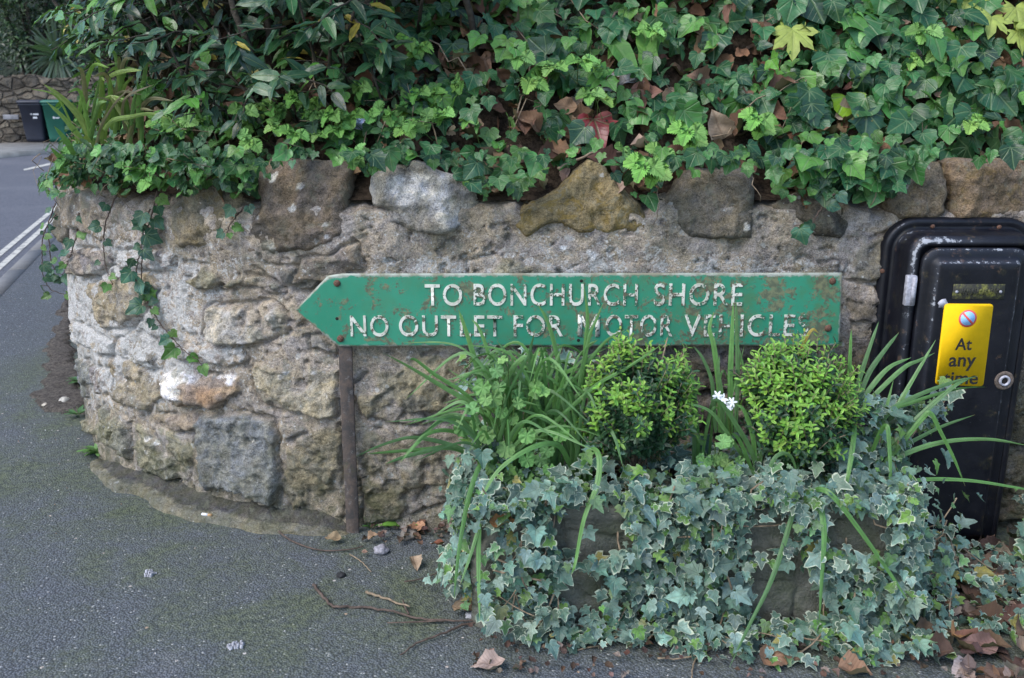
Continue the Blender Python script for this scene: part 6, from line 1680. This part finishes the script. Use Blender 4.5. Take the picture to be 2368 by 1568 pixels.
gv = N.n('TexVoronoi', {'Vector': N.co(), 'Scale': 60.0}); gs = N.n('SeparateColor', {0: gv.outputs['Color']})
M['grit'] = N.fin(N.mix(N.ss(gs.outputs[0], .45, .8), N.mix(gs.outputs[1], (.2, .12, .07), (.1, .09, .08)), (.5, .49, .48)), .8)
ground_litter()
def weed(u, w, n, sz, label, colr=(.12, .25, .07)):
    root = empty('weed', at_z(u, w, 0)); tag(root, label, 'weed'); L = Leaves(); p = at_z(u, w, .012)
    a = rng.uniform(0, 6.28, n); o = np.stack([np.cos(a), np.sin(a), 0 * a], -1)
    L.put(T_LAU, p + o * .008, np.array([0, 0, 1.]) - o * .4 + rv(n, .2), o + np.array([0, 0, .7]) + rv(n, .25), rng.uniform(.6, 1.1, n) * sz, pick_col([colr], n, .2))
    L.build('foliage', M['pel'], root)
    st = MB()
    for k in range(3): st.tube(np.array([p - [0, 0, .02], p + rng.normal(0, .01, 3) + [0, 0, .015]]), .0012, 4)
    st.build('stem', M['grn'], root)
weed(229, 1046, 34, .06, 'pale green rosette weed growing where the wall meets the pavement')
weed(320 * .2506 * 4 - 140, 957, 16, .05, 'small weed at the wall foot beside the soil strip', (.06, .16, .05))
weed(858, 1215, 7, .028, 'tiny seedling beside the foot of the rusty post', (.16, .36, .08))
weed(930, 1213, 5, .06, 'small weed with two bent pale leaves at the wall foot', (.16, .34, .05))
weed(186, 880, 14, .07, 'straggly weed against the corner of the wall', (.06, .15, .05))

# ------------------------------------------------------------------ across the road: bins, wall, trees
def bin_(u0, u1, wt, wb, colr, label, yy):
    a, b = at_z(u0, wb, .02), at_z(u1, wb, .02)
    cx = (a[0] + b[0]) / 2; w = b[0] - a[0]; y0 = a[1]; h = (wb - wt) / (wb - 238 + 1e-6) * 1.07 if wt != 238 else 1.07
    root = empty('wheelie_bin', (cx, y0, .02)); tag(root, label, 'wheelie bin')
    m = plain('bin_plastic_' + ('green' if colr[1] > colr[2] else 'grey'), colr, .5, .12, 4)
    def rect(wx, dy, z, cyo=0):
        r = .05; P = []
        for sx, sy, st in ((1, 1, 0), (-1, 1, 90), (-1, -1, 180), (1, -1, 270)):
            for k in range(4):
                t = math.radians(st + 30 * k); P.append((cx + sx * (wx / 2 - r) + r * math.cos(t), y0 + .36 + cyo + sy * (dy / 2 - r) + r * math.sin(t), z))
        return P
    bd = MB(); bd.loft([rect(w * .78, .50, .03), rect(w * .80, .52, .12), rect(w * .95, .66, .93), rect(w * 1.0, .70, .94), rect(w * 1.0, .70, .985)], True, True); body = bd.build('body', m, root)
    ld = MB(); ld.loft([rect(w * 1.04, .74, .988), rect(w * 1.05, .75, 1.02), rect(w * 1.02, .72, 1.045), rect(w * .85, .58, 1.07)], True, True); ld.build('lid', m, root)
    hb = MB(); hb.tube(np.array([[cx - w * .42, y0 + .76, 1.0], [cx, y0 + .77, 1.0], [cx + w * .42, y0 + .76, 1.0]]), .018, 8); hb.build('handle', m, root)
    for sx in (-1, 1):
        wl = MB(); th = np.arange(18) * 2 * math.pi / 18
        f = lambda r, x: np.stack([np.full(18, x), y0 + .68 + r * np.cos(th), .12 + r * np.sin(th)], -1)
        xo = cx + sx * w * .46; wl.loft([f(.06, xo - .025), f(.1, xo - .025), f(.1, xo + .025), f(.06, xo + .025)], True, True); wl.build('wheel', M['black'], root)
    # pale printed mark: a small arrow head and two worn bars
    def face(u, v): # u across -.5...5, v height
        k = (v - .12) / .81; return (cx + u * w, y0 + .36 - (.26 + .07 * k) - .004, v)
    mk = MB()
    if colr[2] > colr[1]:
        mk.loft([[face(-.02, .72), face(.06, .75), face(.05, .72), face(.06, .69)]], False, True)
        mk.loft([[face(.1, .735), face(.34, .735), face(.34, .70), face(.1, .70)]], False, True); mk.loft([[face(.08, .655), face(.26, .655), face(.26, .61), face(.08, .61)]], False, True)
    else:
        mk.loft([[face(-.02 + .05 * math.cos(t), .635 + .03 * math.sin(t)) for t in np.arange(12) * math.pi / 6]], False, True); mk.loft([[face(.05, .645), face(.22, .645), face(.22, .615), face(.05, .615)]], False, True)
    mk.build('printed_mark', M['mark'], body, smooth=False)
M['mark'] = plain('worn_white_print', (.5, .52, .56), .6, .2, 20)
bin_(50, 104, 238, 330, (.022, .026, .042), 'dark grey wheelie bin with a pale mark, standing against the far wall', 0)
bin_(104, 157, 241, 330, (.015, .105, .075), 'green wheelie bin beside the dark grey one against the far wall', 0)

N = NT('far_rubble_wall')
fv = N.n('TexVoronoi', {'Vector': N.n('Mapping', {'Vector': N.co(), 'Scale': (1, 1, 1.7)}).outputs[0], 'Scale': 2.6}); fe = N.n('TexVoronoi', {'Vector': N.n('Mapping', {'Vector': N.co(), 'Scale': (1, 1, 1.7)}).outputs[0], 'Scale': 2.6}, feature='DISTANCE_TO_EDGE')
fc = N.mix(N.n('SeparateColor', {0: fv.outputs['Color']}).outputs[0], (.085, .072, .058), (.18, .155, .12))
fc = N.mix(N.ss(N.noise(4, 7, .7), .45, .65), fc, (.095, .085, .075)); fc = N.mix(N.ss(fe.outputs['Distance'], .03, .0), fc, (.06, .053, .047))
M['farwall'] = N.fin(fc, .9, N.bump(N.math('ADD', N.ss(fe.outputs['Distance'], 0, .1), N.noise(8, 6)), .12), .2)
fy = 21.9
def far_wall():
    x = np.linspace(-24, -4, 260); z = np.linspace(-.1, 1.62, 40); X, Z = np.meshgrid(x, z, indexing='ij')
    Y = fy - (fbm(X, Z * 1.6, .45, 4, 3) - .5) * .22
    Z = Z + (Z > 1.5) * (fbm(X, X * 0, .5, 3, 9) - .5) * .25
    n1, n2 = X.shape; V = np.stack([X, Y, Z], -1); Vb = V[:, -1:] + np.array([0, .45, 0]); V = np.concatenate([V, Vb], 1)
    o = link('far_stone_wall', mesh_np('far_stone_wall', V.reshape(-1, 3), [grid_faces(n1, n2 + 1)]), M['farwall']); tag(o, 'rough rubble stone wall behind the bins across the road', 'wall')
    p = at_y(25, 271, fy - .14); b = MB(); b.box((p[0] - .2, fy - .15, p[2] - .06), (p[0] + .2, fy - .1, p[2] + .06)); bevel(b.build('house_plaque', plain('slate_plaque', (.2, .2, .22), .6, .2, 9), o, smooth=False), .01)
far_wall()
def far_tree(x, y, h, rx, label, n=2600, cols=((.02, .045, .018), (.035, .07, .022), (.014, .03, .015)), trunk=.12, base=1.2, sz=.16, grp='trees beyond the far wall'):
    root = empty('tree', (x, y, 0)); tag(root, label, 'tree', grp)
    tr = MB()
    for k in range(4):
        a = np.array([x + rng.normal(0, .12), y, -.2]); e = np.array([x + rng.normal(0, rx * .35), y + rng.normal(0, .3), base + (h - base) * rng.uniform(.5, .8)]); q = np.linspace(0, 1, 7)[:, None]
        tr.tube(a + (e - a) * q + rv(7, .06) * np.sin(q * 3.1), np.linspace(trunk, trunk * .3, 7), 7)
    tr.build('trunk', M['bark'], root)
    L = Leaves(); cl = 46
    C = np.stack([x + rng.normal(0, .42, cl) * rx, y + rng.normal(0, .42, cl) * rx * .8, base + (h - base) * (.12 + .86 * rng.random(cl))], -1)
    C[:, 0] = np.clip(C[:, 0], x - rx, x + rx)
    i = rng.integers(0, cl, n); v = unit(rng.normal(0, 1, (n, 3))); P = C[i] + v * (rng.random((n, 1)) ** .4) * np.array([.32, .32, .26]) * rx
    tone = rng.random(cl)[i]
    col = pick_col(cols, n, .25) * (.7 + .7 * tone[:, None])
    L.put(T_FAR, P, v * .5 + np.array([0, -.3, .7]) + rv(n, .4), v + rv(n, .6) + np.array([0, 0, -.4]), rng.uniform(.6, 1.2, n) * sz, col); L.build('crown', M['far'], root)
p1 = at_y(60, 90, 23.6)
far_tree(p1[0], 23.8, 5.6, 1.7, 'dense dark evergreen tree flecked with light above the far wall, left of the spiky palm', 6500, base=1.75, sz=.15)
for k, (x, y, h, r, lb) in enumerate([(-10.9, 27.5, 6.5, 2.2, 'dark tree behind the spiky palm across the road'), (-17.5, 26.5, 7.5, 2.6, 'broad dark tree at the far left beyond the light flecked one'), (-7.6, 25, 6.0, 2.2, 'dark tree hidden behind the shrub at the corner, beyond the far wall'), (-14.2, 30, 9.5, 3.2, 'tall dark tree standing behind the light flecked evergreen'), (-9.0, 31, 9.0, 3.2, 'tall dark tree furthest back above the bins'), (-21.5, 29, 9.0, 3.4, 'tall dark tree outermost to the left beyond the far wall')]):
    far_tree(x, y, h, r, lb, 3200, ((.012, .024, .012), (.02, .036, .016)), .16, .8, .3)
def cordyline():
    c = at_y(135, 135, 23.0); root = empty('spiky_palm', (c[0], c[1], 1.2)); tag(root, 'spiky palm with grey green sword leaves above the far wall', 'palm')
    t = MB(); t.tube(np.array([[c[0], c[1], .4], [c[0] + .03, c[1], c[2] * .6], [c[0], c[1], c[2]]]), .09, 9); t.build('trunk', M['bark'], root); L = Leaves()
    for i in range(110):
        v = unit(rng.normal(0, 1, 3) + np.array([0, -.2, .35])); ln = rng.uniform(.7, 1.15)
        P = c + np.outer([0, .35, .7, 1], v) * ln + np.outer([0, .01, -.04, -.16], [0, 0, 1.0]) * ln * (1.3 - v[2])
        ribbon(L, P, .055, pick_col([(.06, .09, .075), (.1, .14, .12), (.04, .065, .04)], 1)[0], 0)
    L.build('crown', M['blade'], root)
cordyline()
def weeds_far():
    L = Leaves(); n = 500; p = at_z(20, 322, .0); P = p + np.stack([rng.normal(-.1, .45, n), rng.normal(-.1, .15, n), np.abs(rng.normal(0, .16, n))], -1)
    root = empty('weed_tuft', (p[0], p[1], 0)); L.put(T_FAR, P, np.array([0, -.5, .8]) + rv(n, .4), rv(n), rng.uniform(.06, .12, n), pick_col([(.05, .13, .03), (.035, .1, .025)], n)); L.build('foliage', M['far'], root); tag(root, 'low green weeds at the foot of the far wall left of the bins', 'weeds')
weeds_far()
def hill():
    x = np.linspace(-60, 30, 60); t = np.linspace(0, 1, 14); X, T = np.meshgrid(x, t, indexing='ij')
    Y = 33 + T * 16; Z = T * 15 + (fbm(X, T * 30, 4, 4, 3) - .5) * 3 * T
    tag(link('hillside', mesh_np('hillside', np.stack([X, Y, Z], -1).reshape(-1, 3), [grid_faces(60, 14)]), plain('dark_wooded_slope', (.016, .026, .014), .95, .5, 1.5, .4)), 'dark wooded hillside far behind', 'hill', kind='structure')
hill()
